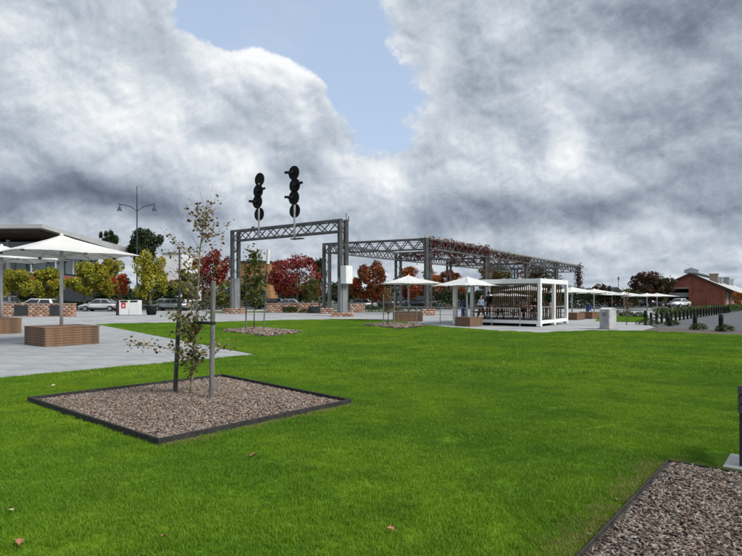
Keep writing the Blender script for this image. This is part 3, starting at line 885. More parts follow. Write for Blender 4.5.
# ------------------------------------------------------------------ umbrellas on timber seats
def umbrella(label, x, y, hem, apex, side, rz, pole_z0, group='square white umbrellas', vent=True):
    o = thing('market_umbrella', label, 'umbrella', (x, y, 0), rz, group)
    h = side / 2; rise = apex - hem
    m = MB(); NS = 6
    ring = []
    for r in range(NS + 1):
        f = r / NS
        z = apex - rise * (f ** .86)
        row = []
        for k in range(32):
            s, t = divmod(k, 8); t = t / 8
            cx0 = [(-1, -1), (1, -1), (1, 1), (-1, 1)]
            a, b = cx0[s], cx0[(s + 1) % 4]
            px_, py_ = a[0] + (b[0] - a[0]) * t, a[1] + (b[1] - a[1]) * t
            sag = -.05 * math.sin(math.pi * f) * (abs(math.sin(math.pi * t * 2)))
            edge = .035 * math.sin(math.pi * ((t * 2) % 1)) * f ** 3        # hem rises a little between ribs
            row.append((px_ * h * f * (1 - .012 * math.sin(math.pi * ((t * 2) % 1))), py_ * h * f * (1 - .012 * math.sin(math.pi * ((t * 2) % 1))), z + sag + edge))
        ring.append(m.pts(row))
    for r in range(NS):
        for k in range(32):
            if r == 0: m.face((ring[0] + k, ring[1] + k, ring[1] + (k + 1) % 32))
            else: m.face((ring[r] + k, ring[r + 1] + k, ring[r + 1] + (k + 1) % 32, ring[r] + (k + 1) % 32))
    me = m.mesh('canopy')
    can = m.build('canopy', M_CANVAS, o)
    can.data.polygons.foreach_set('use_smooth', [True] * len(can.data.polygons))
    sm = can.modifiers.new('thick', 'SOLIDIFY'); sm.thickness = .012
    es = can.modifiers.new('edge', 'EDGE_SPLIT'); es.split_angle = R(40)
    MB().tube([(0, 0, pole_z0), (0, 0, apex - .08)], .055, 14).build('pole', M_POLE, o, smooth=True)
    hubz = hem - .05
    MB().tube([(0, 0, hubz - .12), (0, 0, hubz + .06)], .11, 12).build('hub', M_POLE, o)
    MB().tube([(0, 0, apex - .02), (0, 0, apex + .05)], [.07, .04], 10).build('cap', M_CANVAS, o)
    for k in range(8):
        a = k * math.pi / 4 + math.pi / 4
        rr = h * (1.414 if k % 2 == 0 else 1.0)
        ca, sa = math.cos(a), math.sin(a)
        tip = Vector((ca * rr * .985, sa * rr * .985, hem - .02)); mid = Vector((ca * rr * .5, sa * rr * .5, apex - rise * (.5 ** .86) - .09))
        rib = MB().bar((0, 0, apex - .1), mid, .03, .035).bar(mid, tip, .025, .03).build('rib', M_POLE, o)
        MB().bar((ca * .1, sa * .1, hubz), mid, .022, .03).build('strut', M_POLE, rib)
        MB().box((tip.x * .985, tip.y * .985, hem - .015), (.09, .09, .06), a).build('rib_end', M_BLACK, rib)
    return o
def seat_box(label, x, y, s, h, rz, s2=None, group='timber seat boxes', mt=None):
    o = thing('timber_seat', label, 'seat', (x, y, 0), rz, group)
    s2 = s2 or s; mt = mt or M_WOOD
    MB().box((0, 0, h / 2 - .01), (s - .12, s2 - .12, h - .06)).build('frame', M_WOODD, o)
    n = max(4, round(h / .085)); ph = (h - .045) / n
    me_x = MB().box((0, 0, 0), (s, .03, ph - .009)).mesh('slat'); me_x.materials.append(mt)
    me_y = MB().box((0, 0, 0), (s2 - .064, .03, ph - .009)).mesh('slat'); me_y.materials.append(mt)
    for i in range(n):
        z = ph * (i + .5) + .004
        for sg in (-1, 1):
            a = link('slat', me_x, o, (0, sg * (s2 / 2 - .015), z))
            b = link('slat', me_y, o, (sg * (s / 2 - .015), 0, z)); b.rotation_euler = (0, 0, math.pi / 2)
    nt_ = max(6, round(s2 / .14)); pw = (s2 + .04) / nt_
    me_t = MB().box((0, 0, 0), (s + .04, pw - .012, .035)).mesh('top_board'); me_t.materials.append(mt)
    for i in range(nt_):
        link('top_board', me_t, o, (0, -s2 / 2 - .02 + pw * (i + .5), h - .018))
    return o
# A: by the sapling bed on the plaza
nc = Vector((*G(45, 347), 0)); sA = 1.72
cA = nc + U(51) * sA / 2 + U(141) * sA / 2
seat_box('square slatted timber seat under the umbrella on the plaza near the sapling', cA.x, cA.y, sA, .62, R(51))
umbrella('large white square umbrella rising from the slatted seat near the sapling', XP(61.5, cA.y), cA.y, 3.02, 3.72, 3.75, R(51), .6)
# B: behind, cut by the picture edge
cB = Vector((XP(-22, 24.5), 24.5, 0))
seat_box('slatted timber seat behind the big umbrella, before the brick wall with dark panels', cB.x + .35, cB.y, 2.1, .68, R(51))
umbrella('white umbrella beside the brick wall, overlapping behind the large plaza umbrella', XP(1.5, 24.2), 24.2, 3.2, 3.85, 3.9, R(51), .6)
# C: before the pergola
dC = 37.2
seat_box('dark slatted timber seat below the umbrella in front of the pergola', XP(407.5, dC), dC, 1.8, .60, R(4), 1.6, mt=M_WOOD)
umbrella('white umbrella over the timber seat in front of the pergola column', XP(408.5, dC + .2), dC + .2, 2.46, 3.06, 4.0, R(4), .58)
# D: at the pavilion corner
ncD = Vector((*G(468, 326.5), 0)); cD = ncD + U(30) * .55 + U(120) * .6
seat_box('low timber seat before the white pavilion, with a white fitting on its side', cD.x, cD.y, 1.0, .49, R(36), 1.15)
umbrella('white umbrella in front of the white pavilion, over the handrail', XP(467, cD.y + .9), cD.y + .9, 2.22, 2.78, 3.0, R(38), 0.0)
# more, beyond the pavilion
far_u = [(572, 44.0, 287.0, 292.6, 3.6, 20, 'white umbrella just beyond the end of the white pavilion'),
         (594, 55.0, 288.8, 293.4, 3.6, 14, 'white umbrella between the white pavilion and the stone cabinet'),
         (529, 50.0, 285.6, 290.6, 4.2, 10, 'white umbrella seen through the timber slats of the pavilion'),
         (612, 78.0, 291.6, 294.8, 4.0, 12, 'pale umbrella behind the stone cabinet among the far trees'),
         (624, 74.0, 291.8, 295.2, 3.8, 5, 'pale umbrella behind the young tree beside the stone cabinet'),
         (647, 66.0, 293.2, 296.4, 4.2, 8, 'white umbrella in front of the purple tree, the leafier post of two'),
         (657, 70.0, 293.2, 296.4, 3.8, 30, 'white umbrella in front of the purple tree, nearer the brick shed'),
         (501, 62.0, 293.0, 296.0, 3.4, 20, 'small white umbrella far behind the pavilion slats'),
         (514, 66.0, 293.4, 296.2, 3.4, 35, 'small white umbrella far behind the pavilion, beside a column')]
for px, d, ya, yh, sd, rz, lab in far_u:
    umbrella(lab, XP(px, d), d, ZP(yh, d), ZP(ya, d), sd, R(rz), 0.0)
for px, d, lab, s, h, rz in ((574.5, 39.5, 'timber seat with one pale end beyond the white pavilion', 1.0, .5, 38), (589.5, 41.5, 'timber seat beside the tall blue bin beyond the pavilion', 1.05, .5, 38)):
    seat_box(lab, XP(px, d), d, s, h, R(rz))

# ------------------------------------------------------------------ white container pavilion
PA = 53.5
pn = Vector((*G(540.5, 326.8), 0)); PW, PLN, PH = 4.8, 5.3, 2.60
pv = thing('container_pavilion', 'white steel frame pavilion of two joined containers with timber slat back wall', 'pavilion', pn, R(PA))
# local x = along the short end (away to the right), local y = along the front (away to the left)
def pbox(name, x0, x1, y0, y1, z0, z1, mt=M_WHITE, bevel=.012, parent=pv):
    return MB().box(((x0 + x1) / 2, (y0 + y1) / 2, (z0 + z1) / 2), (x1 - x0, y1 - y0, z1 - z0)).build(name, mt, parent, bevel=bevel)
pw = .23
for x in (0, PW / 2, PW - pw):
    for y in (0, PLN - pw):
        xx = x - pw / 2 if 0 < x < PW - pw else x
        p_ = pbox('post', xx, xx + pw * (1 if x in (0, PW - pw) else .9), y, y + pw * .72 if y == 0 else y + pw, .32, PH - .26)
        pbox('corner_casting', xx - .012, xx + pw + .012, y - .012, y + pw + .0, .01, .14, parent=p_)
for y in (0.004, PLN - pw + .004):
    pbox('end_beam', 0, PW, y, y + .22, PH - .26, PH)
    pbox('end_sill', 0, PW, y, y + .22, .14, .32)
for x in (.0, PW - .22):
    pbox('side_beam', x, x + .22, .226, PLN - .30, PH - .255, PH - .004)
    pbox('side_sill', x, x + .2, .226, PLN - .30, .145, .318)
pbox('roof', .05, PW - .05, .1, PLN - .1, PH - .06, PH - .008, M_WHITE)
pbox('ceiling_lining', .23, PW - .23, .23, PLN - .31, PH - .16, PH - .062, M_TIMC)
pbox('deck', .2, PW - .2, .226, PLN - .3, .20, .30, M_DECK)
ns = 34
sl_me = MB().box((0, 0, 0), (.045, .070, PH - .62)).mesh('slat'); sl_me.materials.append(M_SLAT)
for i in range(ns):
    y = .42 + (PLN - .9) * i / (ns - 1)
    link('slat', sl_me, pv, (PW - .10, y, .33 + (PH - .62) / 2))
MB().bar((PW - .16, .3, 1.0), (PW - .16, PLN - .3, 1.0), .05, .08).build('slat_rail', M_SLAT, pv)
m = MB(); 
MB().bar((.25, .10, 1.05), (PW / 2 - .2, .10, 1.05), .045, .045).build('end_rail', M_GALV, pv)
MB().bar((PW / 2 + .2, .10, 1.05), (PW - .3, .10, 1.05), .045, .045).build('end_rail', M_GALV, pv)
# handrail along the front
hr = thing('handrail', 'thin metal handrail on posts along the front of the white pavilion', 'handrail', pn, R(PA))
hx = -.38
MB().tube([(hx, 1.0, .98), (hx, 9.2, .98)], .024, 8).build('rail', M_GALV, hr)
MB().tube([(hx, 1.0, .55), (hx, 9.2, .55)], .014, 6).build('lower_rail', M_GALV, hr)
for i in range(6): MB().tube([(hx, 1.0 + i * 1.64, 0), (hx, 1.0 + i * 1.64, .99)], .024, 8).build('rail_post', M_GALV, hr)

def to_world(x, y, z=0.0):
    c, s = math.cos(R(PA)), math.sin(R(PA)); return Vector((pn.x + x * c - y * s, pn.y + x * s + y * c, z))
def picnic(label, x, y, rz):
    o = thing('picnic_table', label, 'table', to_world(x, y, .30), R(PA) + rz, 'picnic tables in the pavilion')
    for i in range(5): MB().box((-.32 + i * .16, 0, .74), (.145, 1.7, .04)).build('top_board', M_WOOD, o)
    for sx in (-1, 1):
        for i in range(2): MB().box((sx * (.62 + i * .15), 0, .44), (.135, 1.7, .04)).build('seat_board', M_WOOD, o)
    for sy in (-.6, .6):
        for sx in (-1, 1): MB().bar((sx * .2, sy, .72), (sx * .62, sy, .0), .09, .05).build('leg', M_WOODD, o)
        MB().bar((-.75, sy + .05, .40), (.75, sy + .05, .40), .05, .09).build('crossbar', M_WOODD, o)
    return o
picnic('timber picnic table in the pavilion with people sitting at it', 1.5, 1.35, 0)
picnic('empty timber picnic table inside the left half of the pavilion', 1.7, 3.65, .05)

# ------------------------------------------------------------------ people
def person(label, loc, rz, top, legs, hair=(.02, .015, .012), pose='stand', skin=M_SKIN, h=1.72, skirt=False, long_hair=False):
    k = h / 1.72
    J = {}
    if pose == 'stand':
        J = dict(pelvis=(0, 0, .93), waist=(0, 0, 1.08), chest=(0, -.01, 1.30), neck=(0, 0, 1.46), headb=(0, .01, 1.53), head=(0, .02, 1.62), crown=(0, .01, 1.69),
                 ls=(-.17, 0, 1.40), le=(-.24, -.03, 1.13), lw=(-.22, .10, .92), lh=(-.21, .14, .84),
                 rs=(.17, 0, 1.40), re=(.25, -.02, 1.13), rw=(.20, .20, 1.02), rh=(.15, .27, 1.00),
                 lp=(-.10, 0, .88), lk=(-.11, .02, .49), la=(-.12, -.02, .09), lt=(-.13, .13, .04),
                 rp=(.10, 0, .88), rk=(.12, .03, .49), ra=(.13, -.01, .09), rt=(.15, .14, .04))
    else:   # sitting, arms forward on the table
        J = dict(pelvis=(0, 0, .55), waist=(0, .02, .70), chest=(0, .08, .93), neck=(0, .12, 1.08), headb=(0, .14, 1.14), head=(0, .16, 1.23), crown=(0, .15, 1.31),
                 ls=(-.17, .10, 1.02), le=(-.25, .22, .80), lw=(-.14, .43, .79), lh=(-.09, .50, .79),
                 rs=(.17, .10, 1.02), re=(.26, .20, .80), rw=(.17, .43, .79), rh=(.12, .50, .79),
                 lp=(-.10, .03, .53), lk=(-.13, .44, .50), la=(-.13, .38, .09), lt=(-.14, .52, .04),
                 rp=(.10, .03, .53), rk=(.13, .44, .50), ra=(.13, .40, .09), rt=(.14, .54, .04))
    rad = dict(pelvis=(.155, .115), waist=(.135, .10), chest=(.165, .115), neck=(.055, .06), headb=(.06, .07), head=(.075, .095), crown=(.05, .06),
               ls=.06, le=.045, lw=.032, lh=.035, rs=.06, re=.045, rw=.032, rh=.035, lp=.09, lk=.062, la=.042, lt=.035, rp=.09, rk=.062, ra=.042, rt=.035)
    names = list(J)
    ed = [('pelvis', 'waist'), ('waist', 'chest'), ('chest', 'neck'), ('neck', 'headb'), ('headb', 'head'), ('head', 'crown'),
          ('chest', 'ls'), ('ls', 'le'), ('le', 'lw'), ('lw', 'lh'), ('chest', 'rs'), ('rs', 're'), ('re', 'rw'), ('rw', 'rh'),
          ('pelvis', 'lp'), ('lp', 'lk'), ('lk', 'la'), ('la', 'lt'), ('pelvis', 'rp'), ('rp', 'rk'), ('rk', 'ra'), ('ra', 'rt')]
    me = bpy.data.meshes.new('body'); me.from_pydata([Vector(J[n]) * k for n in names], [(names.index(a), names.index(b)) for a, b in ed], [])
    o = bpy.data.objects.new('body_tmp', me); COL.objects.link(o)
    o.modifiers.new('skin', 'SKIN'); o.modifiers.new('sub', 'SUBSURF').levels = 2
    o.modifiers['sub'].render_levels = 2
    for i, n in enumerate(names):
        r = rad[n]; r = (r, r) if not isinstance(r, tuple) else r
        sv = me.skin_vertices[0].data[i]; sv.radius = (r[0] * k, r[1] * k); sv.use_root = n == 'pelvis'
    dg = bpy.context.evaluated_depsgraph_get()
    bme = bpy.data.meshes.new_from_object(o.evaluated_get(dg))
    bpy.data.objects.remove(o)
    mt_t = mat('cloth_top_%d' % abs(hash(top)), top, .85, var=.12, scale=14, bump=.2, bscale=30)
    mt_l = mat('cloth_legs_%d' % abs(hash(legs)), legs, .85, var=.12, scale=14, bump=.2, bscale=30)
    mt_s = mat('shoe', (.02, .02, .022), .6)
    # fingers: five to each hand, in the same mesh
    fm = MB()
    for s in ('l', 'r'):
        hnd, wr = Vector(J[s + 'h']) * k, Vector(J[s + 'w']) * k
        d = (hnd - wr).normalized(); up = Vector((0, 0, 1)) if abs(d.z) < .8 else Vector((0, 1, 0))
        sd = d.cross(up).normalized(); nn = sd.cross(d).normalized()
        for i, ln in enumerate((.062, .072, .068, .052)):
            b0 = hnd + sd * (i - 1.5) * .019 + d * .015
            fm.tube([b0, b0 + d * ln * .55 - nn * .006, b0 + d * ln * .9 - nn * .022], [.0095, .009, .007], 6)
        b0 = hnd + sd * .03 * (1 if s == 'l' else -1) - d * .02
        fm.tube([b0, b0 + d * .03 + sd * .02 * (1 if s == 'l' else -1), b0 + d * .05 + sd * .018 * (1 if s == 'l' else -1) - nn * .01], [.011, .010, .008], 6)
    bm = bmesh.new(); bm.from_mesh(bme); nb_ = len(bm.faces)
    fme = fm.mesh('f'); bm.from_mesh(fme); bm.faces.ensure_lookup_table()
    me = bpy.data.meshes.new('body'); bm.to_mesh(me); bm.free()
    for m_ in (mt_t, mt_l, skin, mt_s): me.materials.append(m_)
    hips = (J['pelvis'][2] + .06) * k
    idx = []
    pts = {n: Vector(J[n]) * k for n in names}
    segs = [(a, b) for a, b in ed]
    for i, p in enumerate(me.polygons):
        c = p.center; best = None; bd = 9
        for a, b in segs:
            A, B = pts[a], pts[b]; t = max(0, min(1, (c - A).dot(B - A) / (B - A).length_squared)); dd = (c - A - (B - A) * t).length
            if dd < bd: bd, best, bt = dd, (a, b), t
        if i >= nb_: idx.append(2)
        elif best[1] in ('neck',) and bt > .75 or best[1] in ('headb', 'head', 'crown'): idx.append(2)
        elif best[1] in ('lh', 'rh'): idx.append(2)
        elif best[1] in ('lt', 'rt'): idx.append(3)
        elif best[1] in ('lp', 'rp', 'lk', 'rk', 'la', 'ra') or (best == ('pelvis', 'waist') and bt < .25): idx.append(1)
        else: idx.append(0)
    me.polygons.foreach_set('material_index', idx); me.polygons.foreach_set('use_smooth', [True] * len(me.polygons))
    root = thing('person', label, 'person', loc, rz)
    link('body', me, root)
    hd = pts['head']
    hm = MB()
    NL, NA = 6, 12; rings = []
    for i in range(NL + 1):
        th = (math.pi * .56) * i / NL
        rings.append(hm.pts([(hd.x + .098 * math.sin(th) * math.cos(2 * math.pi * j / NA) , hd.y - .028 + .108 * math.sin(th) * math.sin(2 * math.pi * j / NA), hd.z + .015 + .115 * math.cos(th) - (.12 if (long_hair and i == NL and math.sin(2 * math.pi * j / NA) < .3) else 0)) for j in range(NA)]))
    for a, b in zip(rings, rings[1:]):
        for j in range(NA): hm.face((a + j, a + (j + 1) % NA, b + (j + 1) % NA, b + j))
    hm.build('hair', mat('hair_%d' % abs(hash(hair)), hair, .6), root, smooth=True)
    fc = MB()
    for sx in (-1, 1): fc.tube([(hd.x + sx * .033, hd.y + .092, hd.z + .005), (hd.x + sx * .033, hd.y + .101, hd.z + .005)], .011, 8)
    fc.build('eyes', M_BLACK, root)
    MB().tube([(hd.x, hd.y + .088, hd.z + .0), (hd.x, hd.y + .118, hd.z - .03)], [.009, .016], 6).build('nose', skin, root)
    MB().box((hd.x, hd.y + .098, hd.z - .058), (.045, .012, .010)).build('mouth', mat('lips', (.28, .10, .09), .5), root)
    return root
dP = 45.8
person('person in a light blue shirt and dark trousers standing behind the pavilion handrail', (XP(481, dP), dP, -.01), R(160), (.30, .40, .55), (.03, .033, .04), h=1.68, hair=(.16, .11, .07))
dP = 36.0
person('person in black clothes standing at the far end inside the pavilion', (XP(488.6, dP), dP, .30), R(130), (.012, .012, .014), (.016, .017, .02), h=1.62)
w_ = to_world(1.5 + .66, 1.05, .30)
person('person in a black top sitting at the picnic table in the pavilion', w_, R(PA) + R(90), (.012, .012, .014), (.02, .022, .03), pose='sit', h=1.74, hair=(.012, .01, .009))
w_ = to_world(1.5 + .66, 1.75, .30)
person('person in a pale pink top sitting at the picnic table in the pavilion', w_, R(PA) + R(90), (.42, .30, .27), (.03, .03, .035), pose='sit', h=1.66, long_hair=True, hair=(.03, .018, .012))
w_ = to_world(3.55, .75, .30)
person('person in a dark green jacket standing inside the open end of the pavilion', w_, R(PA) + R(60), (.012, .055, .040), (.25, .20, .16), h=1.80, hair=(.02, .016, .012))

# ------------------------------------------------------------------ bins, cabinet, bollards, bench
def blue_bin(label, px, py0, py1):
    x, y = G(px, py1); hh = ZP(py0, y)
    o = thing('blue_bin', label, 'bin', (x, y, 0), R(20), 'tall blue bins')
    MB().box((0, 0, hh * .46), (.30, .30, hh * .90)).build('body', M_BLUE, o, bevel=.03)
    MB().box((0, 0, hh * .95), (.34, .34, hh * .09)).build('lid', mat('blue_dark', (.012, .025, .07), .5), o, bevel=.02)
    MB().box((0, -.155, hh * .74), (.16, .02, .10)).build('slot', M_BLACK, o)
    MB().box((0, -.156, hh * .45), (.13, .008, .12)).build('sticker', M_WHITEB, o)
    MB().box((0, 0, .02), (.36, .36, .05)).build('base', M_BLACK, o)
blue_bin('slim blue bin behind the low timber seat at the white pavilion', 464, 300.5, 321)
blue_bin('slim blue bin beside the timber seats beyond the pavilion', 588.5, 304, 317.5)

x, y = G(610.5, 329.2)
cb = thing('stone_cabinet', 'pale grey stone cabinet with a shallow peaked top at the lawn edge', 'cabinet', (x, y + .3, 0), R(33))
hh = 1.02
MB().prism([(-.30, 0), (.30, 0), (.30, hh - .08), (0, hh), (-.30, hh - .08)], -.27, .27).build('body', M_CABI, cb, bevel=.008)
MB().prism([(-.32, hh - .07), (0, hh + .012), (.32, hh - .07), (.32, hh - .03), (0, hh + .052), (-.32, hh - .03)], -.29, .29).build('cap', M_CABL, cb)
MB().box((-.302, 0, .48), (.014, .40, .72)).build('door', mat('cabinet_door', (.33, .34, .345), .6, var=.1, scale=3), cb, bevel=.004)
for k in range(4): MB().box((-.312, 0, .66 + k * .05), (.008, .24, .018)).build('vent_slot', M_DARKP, cb)
MB().box((0, 0, .02), (.70, .64, .06)).build('plinth', M_CONC, cb)

def shrub_points(n, rx, ry, rz_):
    d = RNG.normal(0, 1, (n, 3)); d /= np.linalg.norm(d, axis=1)[:, None]
    r = RNG.uniform(.45, 1.08, n) ** .6
    p = d * r[:, None] * np.array([rx, ry, rz_]); p[:, 2] = np.abs(p[:, 2]) * 1.0 + .03
    return p
GREEN = [(.045, .085, .018), (.030, .060, .014), (.070, .11, .022), (.025, .045, .014)]
def shrub(label, x, y, rx, ry, h, n=500, size=.07, pal=GREEN, group='low shrubs', name='shrub'):
    o = thing(name, label, 'shrub', (x, y, 0), 0, group)
    link('foliage', leaf_mesh('foliage', shrub_points(n, rx, ry, h), size, pal), o)
    m = MB()
    for k in range(5):
        a = k * 1.3; m.tube([(0, 0, 0), (math.cos(a) * rx * .4, math.sin(a) * ry * .4, h * .45), (math.cos(a) * rx * .6, math.sin(a) * ry * .6, h * .8)], [.02, .014, .006], 5)
    m.build('stem', M_BARK2, o)
    return o
bp = thing('bollard', 'black timber bollard in the closely spaced row along the car park edge', 'bollard', (0, 0, 0), 0, 'row of black bollards')
MB().tube([(0, 0, -.02), (0, 0, .66), (0, 0, .70)], [.075, .075, .05], 12).build('post', M_BLACK, bp)
MB().tube([(0, 0, .60), (0, 0, .63)], .079, 12).build('band', mat('bollard_band', (.06, .06, .062), .5), bp)
B0, B1 = Vector((*G(651, 324.5), 0)), Vector((*G(729, 312.6), 0))
NBO = 25
for i in range(NBO):
    o = bp if i == 0 else copy_tree(bp)
    t = i / (NBO - 1); o.location = B0 + (B1 - B0) * t
for px, py, ph, lab in ((645.5, 324.8, .8, 'thick black bollard in a shrub clump at the start of the bollard row'), (669, 325.5, .55, 'short black bollard in a round shrub beside the closely spaced row'),
                   (695, 329.5, .72, 'lone black bollard above a dark shrub in the planting strip beside the road'), (721, 331.2, .78, 'lone black bollard above the shrub farthest along the planting strip')):
    x, y = G(px, py)
    o = thing('bollard', lab, 'bollard', (x, y, 0), 0, 'bollards with shrubs')
    MB().tube([(0, 0, -.02), (0, 0, ph - .04), (0, 0, ph)], [.10, .10, .075], 14).build('post', M_BLACK, o)
    MB().tube([(0, 0, ph - .12), (0, 0, ph - .08)], .104, 14).build('band', MATS['bollard_band'], o)
    shrub('low dark shrub round the foot of the ' + lab.split(' in ')[0].split(' above')[0] + {645.5: ' at the row start', 669: ' by the row', 695: ' by the road', 721: ' far along the strip'}[px], x + .1, y - .12, .42 if px > 650 else .8, .34, .30 if px > 650 else .36, 420, .075)
bx, by = G(742, 478)

# bench cut by the right picture edge
be = thing('park_bench', 'dark slatted park bench on a concrete slab beside the mulch bed', 'bench', (3.315, 5.05, 0), R(51))
# local x = length of the bench (away to the right), local y = back
slab_x, slab_y = 3.22, 5.02
sb = thing('bench_slab', 'pale concrete slab under the dark park bench', 'slab', (3.20, 5.16, -.012), R(51))
MB().box((.275, -1.125, .03), (.55, 2.15, .05)).build('slab', mat('bench_slab_concrete', (.50, .51, .50), .8, var=.07, scale=4), sb, bevel=.003)
M_BSLAT = mat('bench_slat_grey', (.10, .098, .095), .75, var=.2, scale=3, stretch=(1, 9, 9))
M_BSEAT = mat('bench_slat_seat', (.17, .13, .115), .75, var=.2, scale=3, stretch=(1, 9, 9))
be.location = (3.515, 5.10, 0.04); be.rotation_euler = (0, 0, R(-39))
for k in range(2):
    xo = -.085 + k * 1.77
    MB().box((xo, .0, .21), (.06, .10, .42)).build('leg', M_DARKP, be, bevel=.004)
    MB().box((xo, .48, .21), (.06, .10, .42)).build('leg', M_DARKP, be, bevel=.004)
    MB().box((xo, .24, .395), (.058, .56, .05)).build('seat_bracket', M_DARKP, be)
    MB().bar((xo, -.01, .40), (xo, -.06, .74), .05, .06).build('back_support', M_DARKP, be)
for k in range(4): MB().box((.80, .06 + k * .135, .44), (1.85, .12, .035)).build('seat_slat', M_BSEAT, be, bevel=.005)
for k in range(3): MB().box((.80, .0 - k * .012 - .045, .53 + k * .09), (1.85, .035, .078)).build('back_slat', M_BSLAT, be, bevel=.005)

# ------------------------------------------------------------------ saplings with stakes
def branch_tree(label, base, trunk, branches, leafspec, bark, name='young_tree', group=None, tr=.028, rings=7):
    """trunk: list of points; branches: list of (point list, r0); leafspec: list of (points, spread, n, size, palette, weights)"""
    o = thing(name, label, 'tree', base, 0, group)
    m = MB(); n = len(trunk)
    m.tube(trunk, [tr * (1 - .78 * i / (n - 1)) for i in range(n)], rings)
    t = m.build('trunk', bark, o, smooth=True)
    b = MB()
    for pts, r0 in branches: b.tube(pts, [r0 * (1 - .75 * i / (len(pts) - 1)) for i in range(len(pts))], 5)
    if b.f: b.build('limb', bark, t, smooth=True)
    cs, ts, ss = [], [], []
    for pts, spread, k, size, pal, wts in leafspec:
        pts = [Vector(p) for p in pts]
        f = RNG.uniform(.12, 1.0, k) * (len(pts) - 1); i0 = np.minimum(f.astype(int), len(pts) - 2); fr = f - i0
        P = np.array([tuple(p) for p in pts]); q = P[i0] * (1 - fr[:, None]) + P[i0 + 1] * fr[:, None]
        cs.append(q + RNG.normal(0, spread, (k, 3))); ts.append(np.array(pal)[RNG.choice(len(pal), k, p=wts)]); ss.append(np.full(k, size))
    c = np.concatenate(cs)
    link('foliage', leaf_mesh('foliage', c, np.concatenate(ss), None, tones=np.concatenate(ts), jitter=.25), o)
    return o
OLIVE = [(.17, .18, .040), (.12, .14, .034), (.25, .22, .065), (.24, .15, .07), (.06, .075, .024)]
RUST = [(.25, .16, .085), (.19, .125, .06), (.31, .23, .12), (.10, .075, .028), (.085, .035, .025)]
bT = Vector((*G(189.5, 400), 0)); dT = bT.y
def TP(px, py, dy=0.0):
    d = dT + dy; return Vector((XP(px, d), d, ZP(py, d))) - bT
trunk = [TP(189.5, 401), TP(191.5, 385), TP(194.5, 350), TP(196.5, 320), TP(197.5, 300), TP(198.5, 275), TP(200, 250), TP(203, 228), TP(205, 210)]
brs, lf = [], []
rr = random.Random(11)
def add_branch(pts, r0, spread, k, size, pal, wts):
    brs.append((pts, r0)); lf.append((pts, spread, k, size, pal, wts))
WO = (.34, .22, .2, .14, .1); WR = (.32, .24, .2, .14, .1)
add_branch([TP(197, 312), TP(206, 296, -.1), TP(214, 280, -.15), TP(219, 258, -.2), TP(224, 232, -.2)], .013, .07, 46, .055, RUST, WR)
for k in range(54):
    zf = rr.random() ** .85
    py = 374 - zf * 160
    i = min(range(len(trunk)), key=lambda q: abs((bT + trunk[q]).z - ZP(py, dT)))
    base = None
    for a, b in zip(trunk, trunk[1:]):
        if a.z <= ZP(py, dT) <= b.z: t = (ZP(py, dT) - a.z) / (b.z - a.z); base = a + (b - a) * t
    if base is None: base = trunk[i].copy()
    az = rr.uniform(0, 2 * math.pi)
    ln = ((.30 if py > 290 else .46) + .34 * math.sin(math.pi * min(zf * 1.15, 1))) * rr.uniform(.6, 1.25)
    rise = rr.uniform(.35, .95) * (.5 + zf)
    d = Vector((math.cos(az), math.sin(az), rise)).normalized() * ln
    pts = [base, base + d * .5 + Vector((0, 0, .02)), base + d + Vector((rr.uniform(-.05, .05), rr.uniform(-.05, .05), .05))]
    low_ = py > 290
    if low_: add_branch(pts, .006, .040, int(19 * rr.uniform(.6, 1.4)), .058, OLIVE, WO)
    else: add_branch(pts, .0045, .038, int(14 * rr.uniform(.4, 1.4)) if py > 222 else 4, .056, RUST if rr.random() < .8 else OLIVE, WR if True else WO)
# fine bare twigs at the top
for k in range(34):
    b = trunk[-1 - rr.randint(0, 4)] ; d = Vector((rr.uniform(-.36, .36), rr.uniform(-.36, .36), rr.uniform(.12, .45)))
    brs.append(([b, b + d * .5, b + d + Vector((rr.uniform(-.06, .06), 0, 0))], .003))
# long low limbs left and right
add_branch([TP(193.5, 362), TP(178, 352, -.15), TP(160, 346, -.25), TP(142, 345, -.3), TP(124, 342, -.35)], .009, .045, 105, .05, [OLIVE[0], OLIVE[2], RUST[0], RUST[2], OLIVE[4]], (.3, .2, .2, .2, .1))
add_branch([TP(193.5, 360), TP(208, 349, .1), TP(220, 343, .2), TP(236, 346, .25)], .009, .05, 70, .05, [OLIVE[0], OLIVE[2], RUST[0], RUST[2], OLIVE[4]], (.35, .2, .15, .15, .15))
for (x0, y0, k, sp) in ((189, 350, 150, .12), (182, 330, 110, .12), (201, 352, 110, .11), (196, 318, 110, .13), (207, 322, 60, .10), (176, 316, 60, .09), (190, 368, 70, .07)):
    p = TP(x0, y0)                                       # side twigs reaching out from the trunk, leaves set along them
    for j in range(7):
        zt_ = p.z - rr.uniform(.05, .28); root = trunk[1]
        for q0, q1 in zip(trunk, trunk[1:]):
            if q0.z <= zt_ <= q1.z: root = q0 + (q1 - q0) * ((zt_ - q0.z) / (q1.z - q0.z))
        e = p + Vector((rr.gauss(0, sp), rr.gauss(0, sp), rr.gauss(0, sp)))
        add_branch([root, root + (e - root) * .5 + Vector((0, 0, .03)), e], .0045, .028, max(5, int(k * .13)), .056, OLIVE, WO)
branch_tree('staked young tree with thin pale trunk and sparse rust and olive leaves', bT, trunk, brs, lf, M_BARK, tr=.026)

